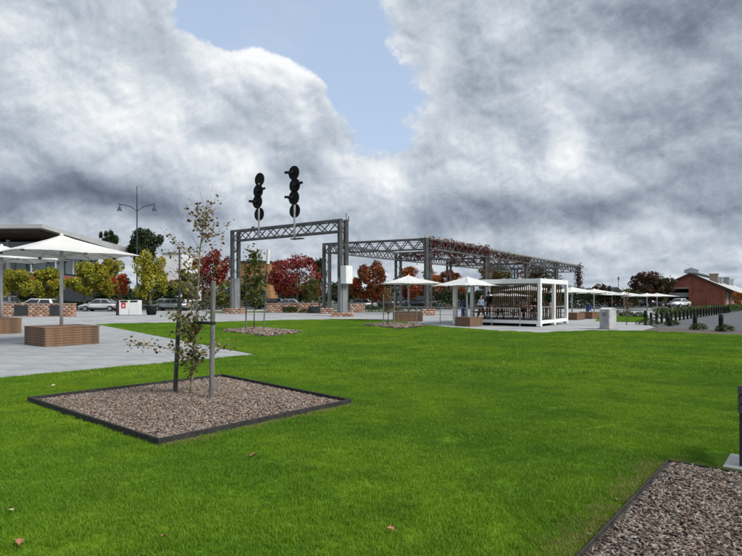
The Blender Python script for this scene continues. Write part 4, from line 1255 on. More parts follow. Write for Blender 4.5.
def stake(label, b_, t_, r, mt, group='tree stakes'):
    b_, t_ = Vector(b_), Vector(t_)
    m = MB(); m.tube([(0, 0, -.05), (t_ - b_) * .5, (t_ - b_)], [r, r, r * .97], 12)
    o = m.build('tree_stake', mt, loc=b_)
    return tag(o, label, 'stake', group)
sb1 = Vector((*G(174.8, 398), 0)); st1 = Vector((XP(179.8, sb1.y), sb1.y, ZP(297, sb1.y)))
sb2 = Vector((*G(211.3, 404), 0)); st2 = Vector((XP(213.4, sb2.y), sb2.y, ZP(281, sb2.y)))
stake('leaning dark timber stake beside the rust leaved young tree', sb1, st1, .034, M_STAKE2)
stake('upright weathered grey timber stake beside the rust leaved young tree', sb2, st2, .038, M_STAKE)
def tie(label, s0, s1, zpy, d, tpt, r):
    zz = ZP(zpy, d); t = (zz - s0.z) / (s1.z - s0.z); c = s0 + (s1 - s0) * t
    m = MB(); m.tube([c - Vector((0, 0, .022)), c + Vector((0, 0, .022))], r + .006, 14)
    q = Vector((tpt.x, tpt.y, zz - .01)); d_ = (q - c); sd = Vector((-d_.y, d_.x, 0)).normalized()
    for s in (-1, 1):
        m.bar(c + sd * s * .03, q + sd * s * .03, .006, .042)
    m.bar(q - sd * .033 + d_.normalized() * .02, q + sd * .033 + d_.normalized() * .02, .006, .042)
    m.v = [tuple(Vector(p) - c) for p in m.v]
    return tag(m.build('tree_tie', M_RUBBER, loc=c), label, 'strap', 'rubber tree ties')
tie('black rubber tie from the leaning dark stake to the young tree', sb1, st1, 331, sb1.y, bT + TP(195.5, 331), .034)
tie('black rubber tie from the upright grey stake to the young tree', sb2, st2, 323, sb2.y, bT + TP(196.3, 323), .038)

def far_sapling(label, px, py, top, dens, width, pal, wts, leaf=.12, group=None):
    b = Vector((*G(px, py), 0)); H = ZP(top, b.y)
    tr = [Vector((0, 0, 0)), Vector((.02, 0, H * .3)), Vector((-.02, .02, H * .6)), Vector((.02, 0, H))]
    br, lfs = [], []
    for k in range(26):
        z = H * (.26 + .70 * rr.random()); az = rr.uniform(0, 6.28); ln = width * (1.15 - .75 * z / H) * rr.uniform(.6, 1.1)
        d = Vector((math.cos(az) * ln, math.sin(az) * ln, ln * .9)); p = [Vector((0, 0, z)), Vector((0, 0, z)) + d * .55, Vector((0, 0, z)) + d]
        br.append((p, .012)); lfs.append((p, .11, int(dens * rr.uniform(.5, 1.3)), leaf, pal, wts))
    return branch_tree(label, b, tr, br, lfs, M_BARK2, tr=.03)
far_sapling('bushy green young tree between stakes in the small far mulch bed', 254, 331, 249, 62, .72, [(.10, .13, .022), (.065, .095, .02), (.16, .16, .03), (.11, .08, .03), (.045, .065, .018)], (.35, .25, .2, .1, .1))
far_sapling('thin reddish young tree between stakes before the pergola', 388, 326.5, 288, 15, .42, RUST + OLIVE[:2], (.15, .12, .13, .2, .1, .15, .15), .10)
far_sapling('thin young tree with few leaves just right of the stone cabinet', 626.5, 325, 288, 6, .36, RUST + OLIVE[:2], (.15, .12, .13, .2, .1, .15, .15), .10)
for px, py, top, lab, r in ((246, 331, 291, 'short grey stake left of the bushy green young tree', .035), (383.5, 327, 294, 'thin stake on the plaza side of the reddish young tree', .028), (394, 326.8, 292, 'thin stake on the umbrella side of the reddish young tree', .028)):
    b = Vector((*G(px, py), 0)); stake(lab, b, b + Vector((0, 0, ZP(top, b.y))), r, M_STAKE)
b = Vector((*G(263.3, 330.5), 0)); t = Vector((XP(267.8, b.y), b.y, ZP(264, b.y)))
stake('tall pale pole leaning beside the bushy green young tree, white sleeve on top', b, t, .03, M_STAKE)
MB().tube([t - b, t - b + Vector((.03, 0, .68))], [.085, .085], 10).build('white_sleeve', M_WHITEB, bpy.context.scene.objects[[o.name for o in COL.objects if o.name.startswith('tree_stake')][-1]])

# ------------------------------------------------------------------ background trees
def crown_tree(label, px, d, ytop, ybot, hw, pal, wts, n=3800, size=.26, trunk_r=.13, name='street_tree', group=None, lumps=18, squash=1.0, seed=1, base_py=None):
    x = XP(px, d); zt, zb = ZP(ytop, d), ZP(ybot, d); rw = hw / F * d
    rz_ = (zt - zb) / 2; zc_ = (zt + zb) / 2
    n = int(n * 1.5); size *= .86; n = int(n * 1.25); lumps = int(lumps * 1.9); rg = np.random.default_rng(seed); rd = random.Random(seed)
    o = thing(name, label, 'tree', (x, d, -.03), 0, group)
    # lumps spread through the crown's volume, each a cloud of leaves
    cen, rad = [], []
    for k in range(lumps):
        a = rd.uniform(0, 2 * math.pi); zf = rd.uniform(-.85, .9); rr_ = math.sqrt(max(0, 1 - (zf * .95) ** 2)) * rd.uniform(.25, 1.0)
        cen.append((math.cos(a) * rw * rr_, math.sin(a) * rw * rr_ * squash, zc_ + zf * rz_ * .82)); rad.append(rd.uniform(.15, .34))
    cen = np.array(cen); rad = np.array(rad)
    pick = rg.integers(0, lumps, n)
    dirs = rg.normal(0, 1, (n, 3)); dirs /= np.linalg.norm(dirs, axis=1)[:, None]
    r = rg.uniform(.35, 1.0, n) ** .55; r = np.where(rg.uniform(0, 1, n) < .10, r * rg.uniform(1.0, 1.55, n), r)
    p = cen[pick] + dirs * (r * rad[pick])[:, None] * np.array([rw, rw, rz_ * 1.0])
    tone_l = rg.uniform(.72, 1.28, lumps)
    pal = np.array(pal)
    wl = np.array([rg.dirichlet(np.array(wts) * 6 + .05) for _ in range(lumps)])
    idx = np.array([rg.choice(len(pal), p=wl[i]) for i in pick])
    tones = pal[idx] * tone_l[pick][:, None] * 1.35
    link('foliage', leaf_mesh('foliage', p + np.array([0, 0, .03]), size, None, tones=tones, tilt=1.4), o)
    m = MB(); zf_ = zb + rz_ * .4
    m.tube([(0, 0, 0), (.04, .02, zf_ * .5), (0, 0, zf_), (.05, 0, zc_ + rz_ * .5)], [trunk_r * 1.15, trunk_r * .9, trunk_r * .7, trunk_r * .2], 8)
    tr_ = m.build('trunk', M_BARK2, o, smooth=True)
    bm_ = MB()
    for k in range(min(lumps, 11)):
        c = cen[k]; bm_.tube([(0, 0, zf_ * rd.uniform(.75, 1.0)), tuple(np.array([c[0] * .5, c[1] * .5, (zf_ + c[2]) / 2])), tuple(c)], [trunk_r * .42, trunk_r * .28, trunk_r * .08], 5)
    bm_.build('limb', M_BARK2, tr_, smooth=True)
    return o
YG = [(.27, .26, .026), (.19, .205, .024), (.33, .28, .03), (.11, .135, .02), (.28, .15, .024)]; WYG = (.38, .27, .17, .15, .03)
RED = [(.23, .022, .018), (.15, .015, .014), (.30, .05, .025), (.06, .012, .012), (.10, .075, .02)]; WRED = (.38, .27, .12, .15, .08)
ORR = [(.27, .050, .02), (.175, .028, .015), (.30, .115, .026), (.075, .05, .018), (.06, .065, .018)]; WORR = (.36, .25, .15, .14, .10)
DKG = [(.030, .050, .018), (.022, .038, .014), (.048, .070, .02), (.015, .024, .011)]; WDK = (.34, .3, .2, .16)
PUR = [(.062, .020, .016), (.045, .016, .013), (.085, .042, .016), (.050, .050, .016), (.030, .018, .012)]; WPUR = (.30, .26, .16, .16, .12)
OLG = [(.085, .10, .020), (.055, .07, .018), (.12, .12, .025), (.10, .06, .02)]; WOL = (.35, .3, .2, .15)
GRP = 'autumn trees along the street'
crown_tree('yellow green tree at the left, behind the brick wall and the van', 17, 60, 268, 298, 20, YG, WYG, seed=2, group=GRP)
crown_tree('yellow green tree whose crown shows right behind the large umbrella pole', 50, 62, 268, 299, 17, YG, WYG, seed=3, group=GRP)
crown_tree('yellow green tree standing over the silver sedan', 84, 65.5, 261, 299, 18, YG, WYG, seed=4, group=GRP)
crown_tree('yellow green tree between the silver sedan and the small red tree', 109, 66.5, 256, 298, 15, YG, WYG, 3000, seed=41, group=GRP)
crown_tree('small red tree beside the white and red recycling bins', 121, 63, 273, 297, 9, [RED[0], RED[2], ORR[0], YG[0]], (.4, .25, .2, .15), 1500, .2, .07, seed=5, lumps=10)
crown_tree('bright yellow green tree with a pointed crown beside the street lamp', 150, 61, 247, 303, 16, YG, WYG, 4200, seed=6, group=GRP)
crown_tree('yellowish bushy tree behind the rust leaved young tree', 188, 66, 268, 303, 14, OLG[:3] + [YG[0]], (.3, .2, .25, .25), 2600, seed=7)
crown_tree('deep red tree between the young tree and the signal gantry', 213, 70, 247, 298, 19, RED, WRED, 3800, seed=8, group=GRP)
crown_tree('olive shrubby tree at the foot of the left gantry leg', 226, 62, 280, 308, 12, OLG, WOL, 1800, .2, .07, seed=9)
crown_tree('broad dark red tree beneath the truss of the signal gantry', 297, 74, 254, 299, 30, RED, WRED, 5600, seed=10, group=GRP)
crown_tree('narrow green tree under the right side of the dark red tree', 311, 70, 276, 304, 11, OLG, WOL, 1600, .2, .06, seed=12)
crown_tree('dark conifer poking up behind the dark red tree', 319, 105, 253, 292, 8, DKG, WDK, 1800, .3, .16, seed=13, lumps=12)
crown_tree('olive tree between the two steel gantries', 349, 72, 272, 303, 12, OLG, WOL, 2200, seed=14)
crown_tree('orange red tree right of the equipment box on the gantry leg', 372, 69, 262, 304, 20, ORR, WORR, 4600, seed=15, group=GRP)
crown_tree('orange red tree behind the umbrella in front of the pergola', 414, 84, 264, 300, 24, ORR, WORR, 4200, .3, seed=16, group=GRP)
crown_tree('dull orange tree beyond the pergola left of the pavilion', 452, 95, 270, 300, 17, ORR, WORR, 3000, .32, seed=17, group=GRP)
crown_tree('dark green tree behind the pavilion roof, left of two', 497, 118, 262, 300, 22, DKG + [ORR[2]], (.3, .2, .2, .1, .2), 3400, .38, .2, seed=18)
crown_tree('dark green and orange tree behind the far pergola bays', 539, 122, 262, 300, 22, DKG + [ORR[0]], (.3, .2, .2, .1, .2), 3400, .38, .2, seed=19)
crown_tree('large dark purple tree with green flush beside the brick shed', 651, 88, 271, 303, 20, PUR, WPUR, 6200, .27, .2, seed=20, lumps=26)
crown_tree('green side tree against the purple tree and the shed gable', 661, 93, 275, 303, 8, OLG + [DKG[0]], (.3, .25, .15, .1, .2), 2400, .28, .12, seed=21)
crown_tree('small dark red tree far off between pergola end and purple tree', 601, 120, 283, 301, 9, PUR, WPUR, 1700, .36, .15, seed=22)
crown_tree('dark tree far off behind the pale umbrellas', 632, 118, 288, 303, 10, DKG, WDK, 1600, .36, .15, seed=23)
crown_tree('dark evergreen tree rising above the big roof, beside the street lamp', 147, 92, 227, 268, 16, DKG, WDK, 4200, .36, .25, seed=24)
crown_tree('dark evergreen tree rising just past the edge of the big roof', 108, 100, 227, 262, 9, DKG, WDK, 2400, .36, .25, seed=25)
crown_tree('dark green tree before the shopfront behind the left umbrellas', 32, 70, 278, 303, 24, DKG, WDK, 2600, .3, .14, seed=26)
crown_tree('dark green tree in shade behind the silver sedan', 112, 76, 276, 304, 20, DKG, WDK, 2600, .3, .14, seed=27)
crown_tree('dark green bushy tree behind the bright yellow green tree', 165, 78, 281, 305, 22, DKG + [OLG[0]], (.3, .25, .2, .1, .15), 2600, .3, .14, seed=28)
crown_tree('dark green low tree behind the olive shrub at the gantry leg', 246, 84, 282, 303, 16, DKG, WDK, 2000, .3, .14, seed=29)
crown_tree('dark green low tree behind the dark red tree', 296, 88, 283, 303, 22, DKG, WDK, 2200, .32, .14, seed=30)
crown_tree('dark green low tree behind the gantry equipment box', 340, 92, 280, 303, 15, DKG, WDK, 2000, .32, .14, seed=31)
crown_tree('dark green low tree behind the orange red tree', 392, 98, 281, 302, 20, DKG, WDK, 2200, .34, .14, seed=32)
crown_tree('dark green low tree behind the pavilion handrail', 438, 104, 281, 302, 24, DKG, WDK, 2400, .34, .14, seed=33)
crown_tree('dark low tree between the white pavilion and the purple tree', 575, 128, 288, 303, 14, DKG + [PUR[0]], (.3, .2, .2, .1, .2), 1800, .38, .14, seed=34)
crown_tree('small orange tree in front of the shed side', 737, 74, 291, 306, 5.5, [(.32, .12, .02), (.24, .085, .02), (.30, .17, .03)], (.4, .35, .25), 900, .2, .06, seed=35, lumps=9)
# a far wooded rise that closes the view
xs = np.arange(-420, 430, 1.0)
pts_ = []
for k in range(26000):
    x = random.uniform(-420, 430); y = 230 + random.uniform(0, 60); top = 3.2 + 2.4 * math.sin(x * .031) + 1.7 * math.sin(x * .083 + 1) + 1.0 * math.sin(x * .21)
    pts_.append((x, y, random.random() ** .7 * max(1.2, top)))
stuff(link('far_wood', leaf_mesh('far_wood', np.array(pts_), 1.1, DKG + [OLG[0], ORR[1]], (.3, .25, .2, .1, .1, .05))))
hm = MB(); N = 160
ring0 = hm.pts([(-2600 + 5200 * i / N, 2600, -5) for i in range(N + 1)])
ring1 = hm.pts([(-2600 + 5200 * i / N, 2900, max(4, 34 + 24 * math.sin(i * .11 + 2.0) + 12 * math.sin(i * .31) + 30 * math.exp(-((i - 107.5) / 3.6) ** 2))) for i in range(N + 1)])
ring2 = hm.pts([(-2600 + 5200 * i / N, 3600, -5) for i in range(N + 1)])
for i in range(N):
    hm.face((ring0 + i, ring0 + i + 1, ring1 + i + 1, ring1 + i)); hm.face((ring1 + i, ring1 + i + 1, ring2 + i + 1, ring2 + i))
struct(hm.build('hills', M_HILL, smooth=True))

# hedges and shrubs in the middle distance
def hedge(label, p0, p1, wid, h, n, size=.09, pal=GREEN):
    p0, p1 = Vector((*p0, 0)), Vector((*p1, 0)); d = p1 - p0
    o = thing('hedge', label, 'hedge', p0)
    t = RNG.uniform(0, 1, n); nn = Vector((-d.y, d.x, 0)).normalized()
    sx = RNG.uniform(-1, 1, n); sz = RNG.uniform(0, 1, n) ** .6
    edge = np.maximum(np.abs(sx), sz); sc_ = 1 / np.maximum(edge, .55)
    c = np.array(d)[None] * t[:, None] + np.array(nn)[None] * (sx * wid / 2)[:, None]; c[:, 2] = sz * h * (1 + .08 * np.sin(t * 40))
    link('foliage', leaf_mesh('foliage', c, size, pal), o)
    m = MB()
    for i in range(int(d.length / .8)): m.tube([d * (i + .5) / int(d.length / .8), d * (i + .5) / int(d.length / .8) + Vector((.05, 0, h * .8))], .02, 5)
    stuff(m.build('stem', M_BARK2, o))
hedge('tall dark hedge beyond the white pavilion and the pergola', (XP(440, 73), 73), (XP(640, 80), 80), 1.6, 2.3, 9000, .26, DKG + [OLG[1]])
hedge('clipped green hedge behind the row of black bollards', (B0 + (B1 - B0) * .28 + Vector((-1.0, 1.3, 0)))[:2], (B1 + Vector((8, 10, 0)))[:2], 1.0, .72, 9000, .15, [(.075, .12, .022), (.05, .085, .02), (.10, .14, .03), (.03, .05, .015)])
hedge('low green hedge before the brick planter behind the green sapling', (XP(283, 56.5), 56.5), (XP(297, 57.3), 57.3), .7, .55, 900, .11)
hedge('low green hedge behind the umbrella, beside the orange red tree', (XP(362, 60), 60), (XP(440, 66), 66), .8, .6, 2600, .12)
hedge('dark hedge before the shop front behind the parked white wagon', (-42, 66), (-16, 68.5), 1.2, 1.1, 6500, .18)
hedge('tall dark hedge closing off the car park behind the parked cars', (-52, 100), (48, 124), 2.2, 2.6, 15000, .36, DKG + [OLG[0]])
for i, (px, d, rx, h) in enumerate(((306, 55.4, .7, .5), (616, 46, .6, .5), (628, 45, .6, .45), (640, 44, .6, .4))):
    shrub(['dark round shrub against the brick planter under the dark red tree', 'dark shrub behind the stone cabinet beside the small lawn', 'dark shrub behind the thin young tree by the cabinet', 'dark shrub by the first bollard behind the small lawn'][i], XP(px, d), d, rx, .5, h, 420, .1)

# ------------------------------------------------------------------ brick walls, bins, sign
def wall_thing(label, px0, px1, d, h, th=.45, skew=0.0, panels=(), blk=(.42, .19)):
    x0, x1 = XP(px0, d), XP(px1, d)
    o = thing('brick_wall', label, 'wall', (x0, d, -.02), R(skew))
    L = (x1 - x0)
    brick_mass('masonry', o, 0, L, 0, th, 0, h, bl=blk[0], bh=blk[1])
    MB().box((L / 2, th / 2, h + .025), (L + .06, th + .06, .05)).build('coping', mat('coping', (.45, .33, .26), .8, var=.12, scale=4), o, bevel=.01)
    for a, b in panels:
        xa, xb = XP(a, d) - x0, XP(b, d) - x0
        MB().box(((xa + xb) / 2, -.02, h * .5), (xb - xa, .05, h * .80)).build('panel', M_DARKP, o, bevel=.008)
    return o
wall_thing('low pale brick wall with dark panels behind the plaza umbrellas', -40, 73.5, 46.0, 1.05, panels=((14.5, 28), (50, 59.5), (-22, -10)))
wall_thing('low red brick planter wall under the dark red tree', 266, 318, 57.5, .95, .5, 4)
wall_thing('short low brick wall before the orange red tree', 350, 365, 58.5, .85, .5, 6)
wall_thing('low brick edge left of the signal gantry leg', 222, 238, 56.5, .35, .5, 4)
dg = thing('planter_box', 'dark metal planter box beside the brick planter and the gantry leg', 'planter', (XP(309, 56), 55.6, 0), R(8))
MB().box((.75, .4, .32), (1.5, .7, .62)).build('body', M_DARKP, dg, bevel=.02)
MB().box((.75, .4, .625), (1.36, .56, .03)).build('soil', M_MULCHB, dg)
MB().box((.75, .4, .66), (1.52, .06, .03)).build('rim', M_DARKP, dg)

dS = 48.5
bn = thing('recycling_station', 'white bin enclosure with a red square sign beside a dark post', 'bin', (XP(119, dS), dS, 0), R(3))
MB().box((.85, .35, .68), (1.70, .7, 1.28)).build('cabinet', M_WHITEB, bn, bevel=.015)
MB().box((.42, .0, 1.22), (.62, .03, .14)).build('slot', M_BLACK, bn)
MB().box((1.26, .0, 1.22), (.62, .03, .14)).build('slot', M_BLACK, bn)
sgn = MB().box((.38, -.006, .87), (.36, .02, .48)).build('red_sign', M_REDS, bn)
MB().box((.38, -.018, .84), (.13, .008, .2)).build('sign_symbol', M_WHITEB, sgn)
MB().box((-.12, .2, .55), (.32, .34, 1.1)).build('side_post', mat('dark_red_brown', (.045, .018, .018), .7), bn, bevel=.01)
MB().box((.85, -.002, .3), (.02, .01, .5)).build('door_seam', M_DARKP, bn)

bn2 = thing('litter_bin', 'dark round litter bin on the pavement behind the young tree', 'bin', (XP(151.5, 50), 50, 0))
MB().tube([(0, 0, 0), (0, 0, .12), (0, 0, .72), (0, 0, .80)], [.34, .42, .46, .42], 18).build('body', M_BLACK, bn2, smooth=True)
MB().tube([(0, 0, .80), (0, 0, .84)], [.47, .45], 18).build('rim', M_DARKP, bn2)

# ------------------------------------------------------------------ street lamp
dL = 64.0
lp = thing('street_lamp', 'tall dark street lamp with two bell lamps on curved arms', 'lamp', (XP(137, dL), dL, 0))
zt = ZP(186, dL); za = ZP(206.5, dL)
MB().tube([(0, 0, 0), (0, 0, 1.2), (0, 0, 1.25), (0, 0, za), (0, 0, zt)], [.12, .11, .075, .065, .045], 12).build('pole', M_LAMPST, lp, smooth=False)
MB().tube([(0, 0, 0), (0, 0, .5)], [.2, .16], 12).build('base', M_LAMPST, lp)
for sg in (-1, 1):
    pts = [(0, 0, za - .55)] + [(sg * 2.0 * t, 0, za - .55 + .75 * math.sin(t * 1.75) ** .8) for t in (.15, .3, .45, .6, .75, .9, 1.0)]
    ar = MB().tube(pts, .04, 8).build('arm', M_LAMPST, lp, smooth=True)
    ex = pts[-1]
    MB().tube([(ex[0], 0, ex[2] + .22), (ex[0], 0, ex[2] - .22)], .045, 8).build('stem', M_LAMPST, ar)
    MB().tube([(ex[0], 0, ex[2] - .2), (ex[0], 0, ex[2] - .32), (ex[0], 0, ex[2] - .55), (ex[0], 0, ex[2] - .66)], [.06, .14, .20, .30], 14, cap=False).build('lamp_shade', M_LAMPST, ar, smooth=True)
    MB().tube([(ex[0], 0, ex[2] - .52), (ex[0], 0, ex[2] - .64), (ex[0], 0, ex[2] - .70)], [.13, .13, .06], 10).build('lamp', M_WHITEB, ar)
mp = thing('antenna_mast', 'thin antenna mast rising far beyond the pale umbrellas', 'mast', (XP(618.5, 150), 150, 0))
MB().tube([(0, 0, 0), (0, 0, ZP(277, 150))], [.12, .06], 8).build('pole', M_STEEL, mp)
MB().box((0, 0, ZP(278.5, 150)), (.3, .3, .9)).build('antenna', M_STEEL, mp)
for px, d, yt, lab in ((179.5, 64, 250, 'plain dark pole standing behind the young tree'), (203, 72, 262, 'thin dark pole behind the young tree, near the red tree')):
    o = thing('utility_pole', lab, 'pole', (XP(px, d), d, 0))
    MB().tube([(0, 0, 0), (0, 0, ZP(yt, d))], [.12, .09], 10).build('shaft', M_LAMPST, o)
    MB().tube([(0, 0, ZP(yt, d)), (0, 0, ZP(yt, d) + .08)], [.12, .05], 10).build('cap', M_LAMPST, o)

# ------------------------------------------------------------------ cars
CARM = {}
def car(label, x, y, rz, color, kind='sedan', rough=.3):
    key = 'car_%d' % (abs(hash(color)) % 99999)
    paint = mat(key, color, rough, metal=.1, var=.02, coat=.6)
    o = thing('parked_car', label, 'car', (x, y, -.02), rz, 'parked cars')
    if kind == 'sedan': L, belt, roof, hood = 4.5, .92, 1.44, .84; gh = [(-1.62, belt), (-.88, roof - .02), (.25, roof), (1.05, belt)]
    elif kind == 'wagon': L, belt, roof, hood = 4.6, .95, 1.48, .88; gh = [(-2.1, belt), (-1.75, roof - .05), (.25, roof), (1.05, belt)]
    elif kind == 'suv': L, belt, roof, hood = 4.7, 1.12, 1.80, 1.05; gh = [(-2.2, belt), (-2.0, roof - .05), (.35, roof), (1.0, belt)]
    else: L, belt, roof, hood = 5.2, 1.15, 1.85, 1.06; gh = [(-.75, belt), (-.65, roof - .02), (.55, roof), (1.25, belt)]
    a = L / 2; Wd = .88
    low = [(-a, .30), (-a - .02, .55), (-a + .06, belt - .06), (-a + .35, belt), (1.0, belt), (a - .75, hood), (a - .12, hood - .16), (a, .58), (a - .02, .30)]
    m = MB(); n = len(low)
    def wx(xx): return Wd * (1 - .13 * max(0, (abs(xx) - a * .62) / (a * .38)) ** 2)
    secs = [m.pts([(xx, s * wx(xx) * k, z) for xx, z in low]) for s, k in ((-1, .93), (-1, 1.0), (1, 1.0), (1, .93))]
    # sides: lower edge tucked in
    m2 = MB()
    A = m2.pts([(xx, -wx(xx) * (.94 if z < .35 else .97 if z >= belt - .02 else 1), z) for xx, z in low])
    B = m2.pts([(xx, wx(xx) * (.94 if z < .35 else .97 if z >= belt - .02 else 1), z) for xx, z in low])
    m2.face([A + i for i in range(n)]); m2.face([B + i for i in range(n)][::-1])
    for i in range(n): m2.face((A + i, A + (i + 1) % n, B + (i + 1) % n, B + i))
    body = m2.build('body', paint, o, bevel=.045, smooth=True)
    c = MB()
    def wz(z): return Wd * (.95 - .26 * (z - belt) / (roof - belt))
    A = c.pts([(xx, -wz(z), z - .02) for xx, z in gh]); B = c.pts([(xx, wz(z), z - .02) for xx, z in gh]); k = len(gh)
    c.face([A + i for i in range(k)]); c.face([B + i for i in range(k)][::-1])
    for i in range(k): c.face((A + i, A + (i + 1) % k, B + (i + 1) % k, B + i))
    c.build('cabin', paint, body, bevel=.03, smooth=True)
    def lerp(p, q, t): return (p[0] + (q[0] - p[0]) * t, p[1] + (q[1] - p[1]) * t)
    for s in (-1, 1):
        x0b, x0t = gh[0], gh[1]; x1b, x1t = gh[3], gh[2]
        fr = [(.07, .47), (.51, .93)] if kind != 'ute' else [(.08, .92)]
        for f0, f1 in fr:
            q = []
            for f, t in ((f0, .10), (f1, .10), (f1, .86), (f0, .86)):
                bt, tp = lerp(x0b, x1b, f), lerp(x0t, x1t, f); xx, z = lerp(bt, tp, t); q.append((xx, s * (wz(z) + .012), z - .02))
            m3 = MB(); m3.poly(q); w3 = m3.build('side_window', M_GLASSD, body)
    for nm, b0, t0, sgx in (('windscreen', gh[3], gh[2], 1), ('rear_window', gh[0], gh[1], -1)):
        q = []
        for s, t in ((-1, .10), (1, .10), (1, .90), (-1, .90)):
            xx, z = lerp(b0, t0, t); q.append((xx + sgx * .015, s * wz(z) * .88, z - .012))
        MB().poly(q).build(nm, M_GLASSD, body)
    for wx_ in (-a + .85, a - .88):
        for s in (-1, 1):
            wh = MB().tube([(wx_, s * (Wd - .20), .325), (wx_, s * (Wd + .012), .325)], .325, 20).build('wheel', M_TYRE, o)
            MB().tube([(wx_, s * (Wd - .02), .325), (wx_, s * (Wd + .022), .325)], .21, 14).build('rim', M_RIM, wh)
    for s in (-1, 1):
        MB().box((a - .10, s * .60, hood - .26), (.16, .34, .14)).build('headlight', M_HEAD, o, bevel=.02)
        MB().box((-a + .04, s * .62, belt - .20), (.12, .30, .16)).build('tail_light', M_TAIL, o, bevel=.02)
        MB().box((.85, s * (Wd + .07), belt + .06), (.12, .16, .11)).build('mirror', paint, body, bevel=.02)
    MB().box((a - .02, 0, .46), (.05, .9, .16)).build('grille', M_BLACK, o)
    MB().box((a + .012, 0, .42), (.02, .38, .11)).build('number_plate', M_PLATE, o)
    MB().box((-a - .02, 0, .62), (.02, .38, .11)).build('number_plate', M_PLATE, o)
    MB().box((0, 0, .27), (L - .5, 1.55, .16)).build('underbody', M_BLACK, o)
    return o
SILV, WHT, DRK = (.56, .58, .60), (.72, .73, .74), (.05, .055, .065)
car('silver sedan parked side on past the end of the brick wall', XP(101, 63), 63, R(180), SILV)
car('white wagon parked behind the low brick wall with dark panels', XP(36.5, 57), 57, R(181), WHT, 'wagon')
car('white utility van parked behind the low brick wall, taller than the wagon', XP(-4, 61.5), 61.5, R(178), (.70, .71, .72), 'suv')
car('grey green hatchback parked behind the young tree trunk', XP(171, 65.5), 65.5, R(175), (.17, .21, .21))
car('silver car parked farther back beside the grey green hatchback', XP(163, 72), 72, R(184), (.42, .44, .45))
car('grey sedan parked behind the brick planter under the dark red tree', XP(288, 66), 66, R(172), (.25, .28, .31))
car('dark car parked behind the grey sedan beyond the planter', XP(268, 76), 76, R(176), DRK, 'wagon')
car('silver car parked under the orange red tree', XP(360, 72), 72, R(176), (.40, .43, .45))
car('dark blue car parked behind the umbrella before the pergola', XP(388, 76), 76, R(178), (.03, .045, .08), 'suv')
car('black car parked beyond the pergola columns', XP(420, 80), 80, R(176), (.02, .022, .026), 'suv')
car('white four wheel drive parked end on beyond the pavilion', XP(575.5, 84), 84, R(250), WHT, 'suv')
car('white car parked at the brick shed doorway', XP(679, 86), 86, R(215), WHT)
car('dark car parked in the shade left of the brick shed', XP(652, 96), 96, R(190), DRK, 'suv')
car('red car parked far behind the white umbrellas', XP(621, 92), 92, R(186), (.30, .02, .02))

# ------------------------------------------------------------------ brick goods shed
dB = 92.0
SB = Vector((XP(725, dB), dB, 0)); s_u = 53.0
sh = thing('brick_shed', 'long red brick goods shed with gabled metal roof and open doorway', 'building', (SB.x, SB.y, -.02), R(s_u))
# local x = along the shed (away), local y = across the gable (to the left)
WS, LS = 10.0, 60.0
HE = ZP(288.6, dB); HR = ZP(274.6, dB + 4)
t_ = .35
def gz(y): return HE + (HR - HE) * (1 - abs(y - WS / 2) / (WS / 2))
d0, d1, dh = 5.15, 9.6, ZP(288.6, dB + 4)
g = MB()
def gslab(y0, y1, z0a, z1a, z0b, z1b, x0=0, x1=t_):
    g.hexa([(x0, y0, z0a), (x1, y0, z0a), (x1, y1, z1a), (x0, y1, z1a), (x0, y0, z0b), (x1, y0, z0b), (x1, y1, z1b), (x0, y1, z1b)])
gslab(0, WS / 2, 0, 0, gz(0), gz(WS / 2)); gslab(WS / 2, d0, 0, 0, gz(WS / 2), gz(d0)); gslab(d0, d1, dh, dh, gz(d0), gz(d1)); gslab(d1, WS, 0, 0, gz(d1), gz(WS))
gw = g.build('gable_wall', M_RBRICK, sh)
for y in (.0, WS / 2 - 2.8, WS / 2 - .2):
    MB().box((-.05, y + .22, (gz(y + .2) - .5) / 2), (.12, .44, gz(y + .2) - .5)).build('pier', M_RBRICK, gw)
MB().box((-.05, WS / 4, HE - .15), (.10, WS / 2 - .9, .16)).build('string_course', M_RBRICK, gw)
MB().box((-.04, (d0 + d1) / 2, dh + .12), (.12, d1 - d0 + .5, .26)).build('lintel', mat('lintel_timber', (.35, .30, .26), .7), gw)
MB().box((-.04, WS / 2 + .1, HR - 1.0), (.06, .6, .5)).build('gable_vent', mat('vent_dull', (.16, .12, .10), .7), gw)
MB().box((.7, (d0 + d1) / 2, dh - 1.05), (.06, d1 - d0, .75)).build('roller_shutter', mat('shutter_grey', (.33, .36, .37), .5, var=.06), sh)
MB().disc((.3, d0 + 3.0, dh - .55), (1, 0, 0), .34, .08, 18).build('round_sign', M_WHITEB, sh)
for y in (0.0, WS - t_): 
    MB().box((t_ + LS / 2, y + t_ / 2, HE / 2), (LS, t_, HE)).build('side_wall', M_RBRICK, sh)
MB().box((LS, WS / 2, HE / 2), (t_, WS, HE)).build('rear_wall', M_RBRICK, sh)
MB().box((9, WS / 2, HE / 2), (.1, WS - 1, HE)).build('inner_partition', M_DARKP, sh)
rf = MB()
ov = 1.5; rl = (HR - HE) / (WS / 2)
for sg, y0 in ((1, 0), (-1, WS)):
    ya, yb = (y0 - ov, WS / 2) if sg > 0 else (y0 + ov, WS / 2)
    za_, zb_ = HE - rl * ov + .12, HR + .12
    rf.hexa([(-.45, ya, za_), (LS + .5, ya, za_), (LS + .5, yb, zb_), (-.45, yb, zb_), (-.45, ya, za_ + .1), (LS + .5, ya, za_ + .1), (LS + .5, yb, zb_ + .1), (-.45, yb, zb_ + .1)])
roof = rf.build('roof', M_ROOFG, sh)
for sg in (0, 1):
    ya, yb = (-ov, WS / 2) if sg == 0 else (WS + ov, WS / 2)
    MB().bar((-.48, ya, HE - rl * ov + .14), (-.48, yb, HR + .14), .05, .3).build('barge_board', mat('barge_brown', (.06, .03, .025), .7), roof)
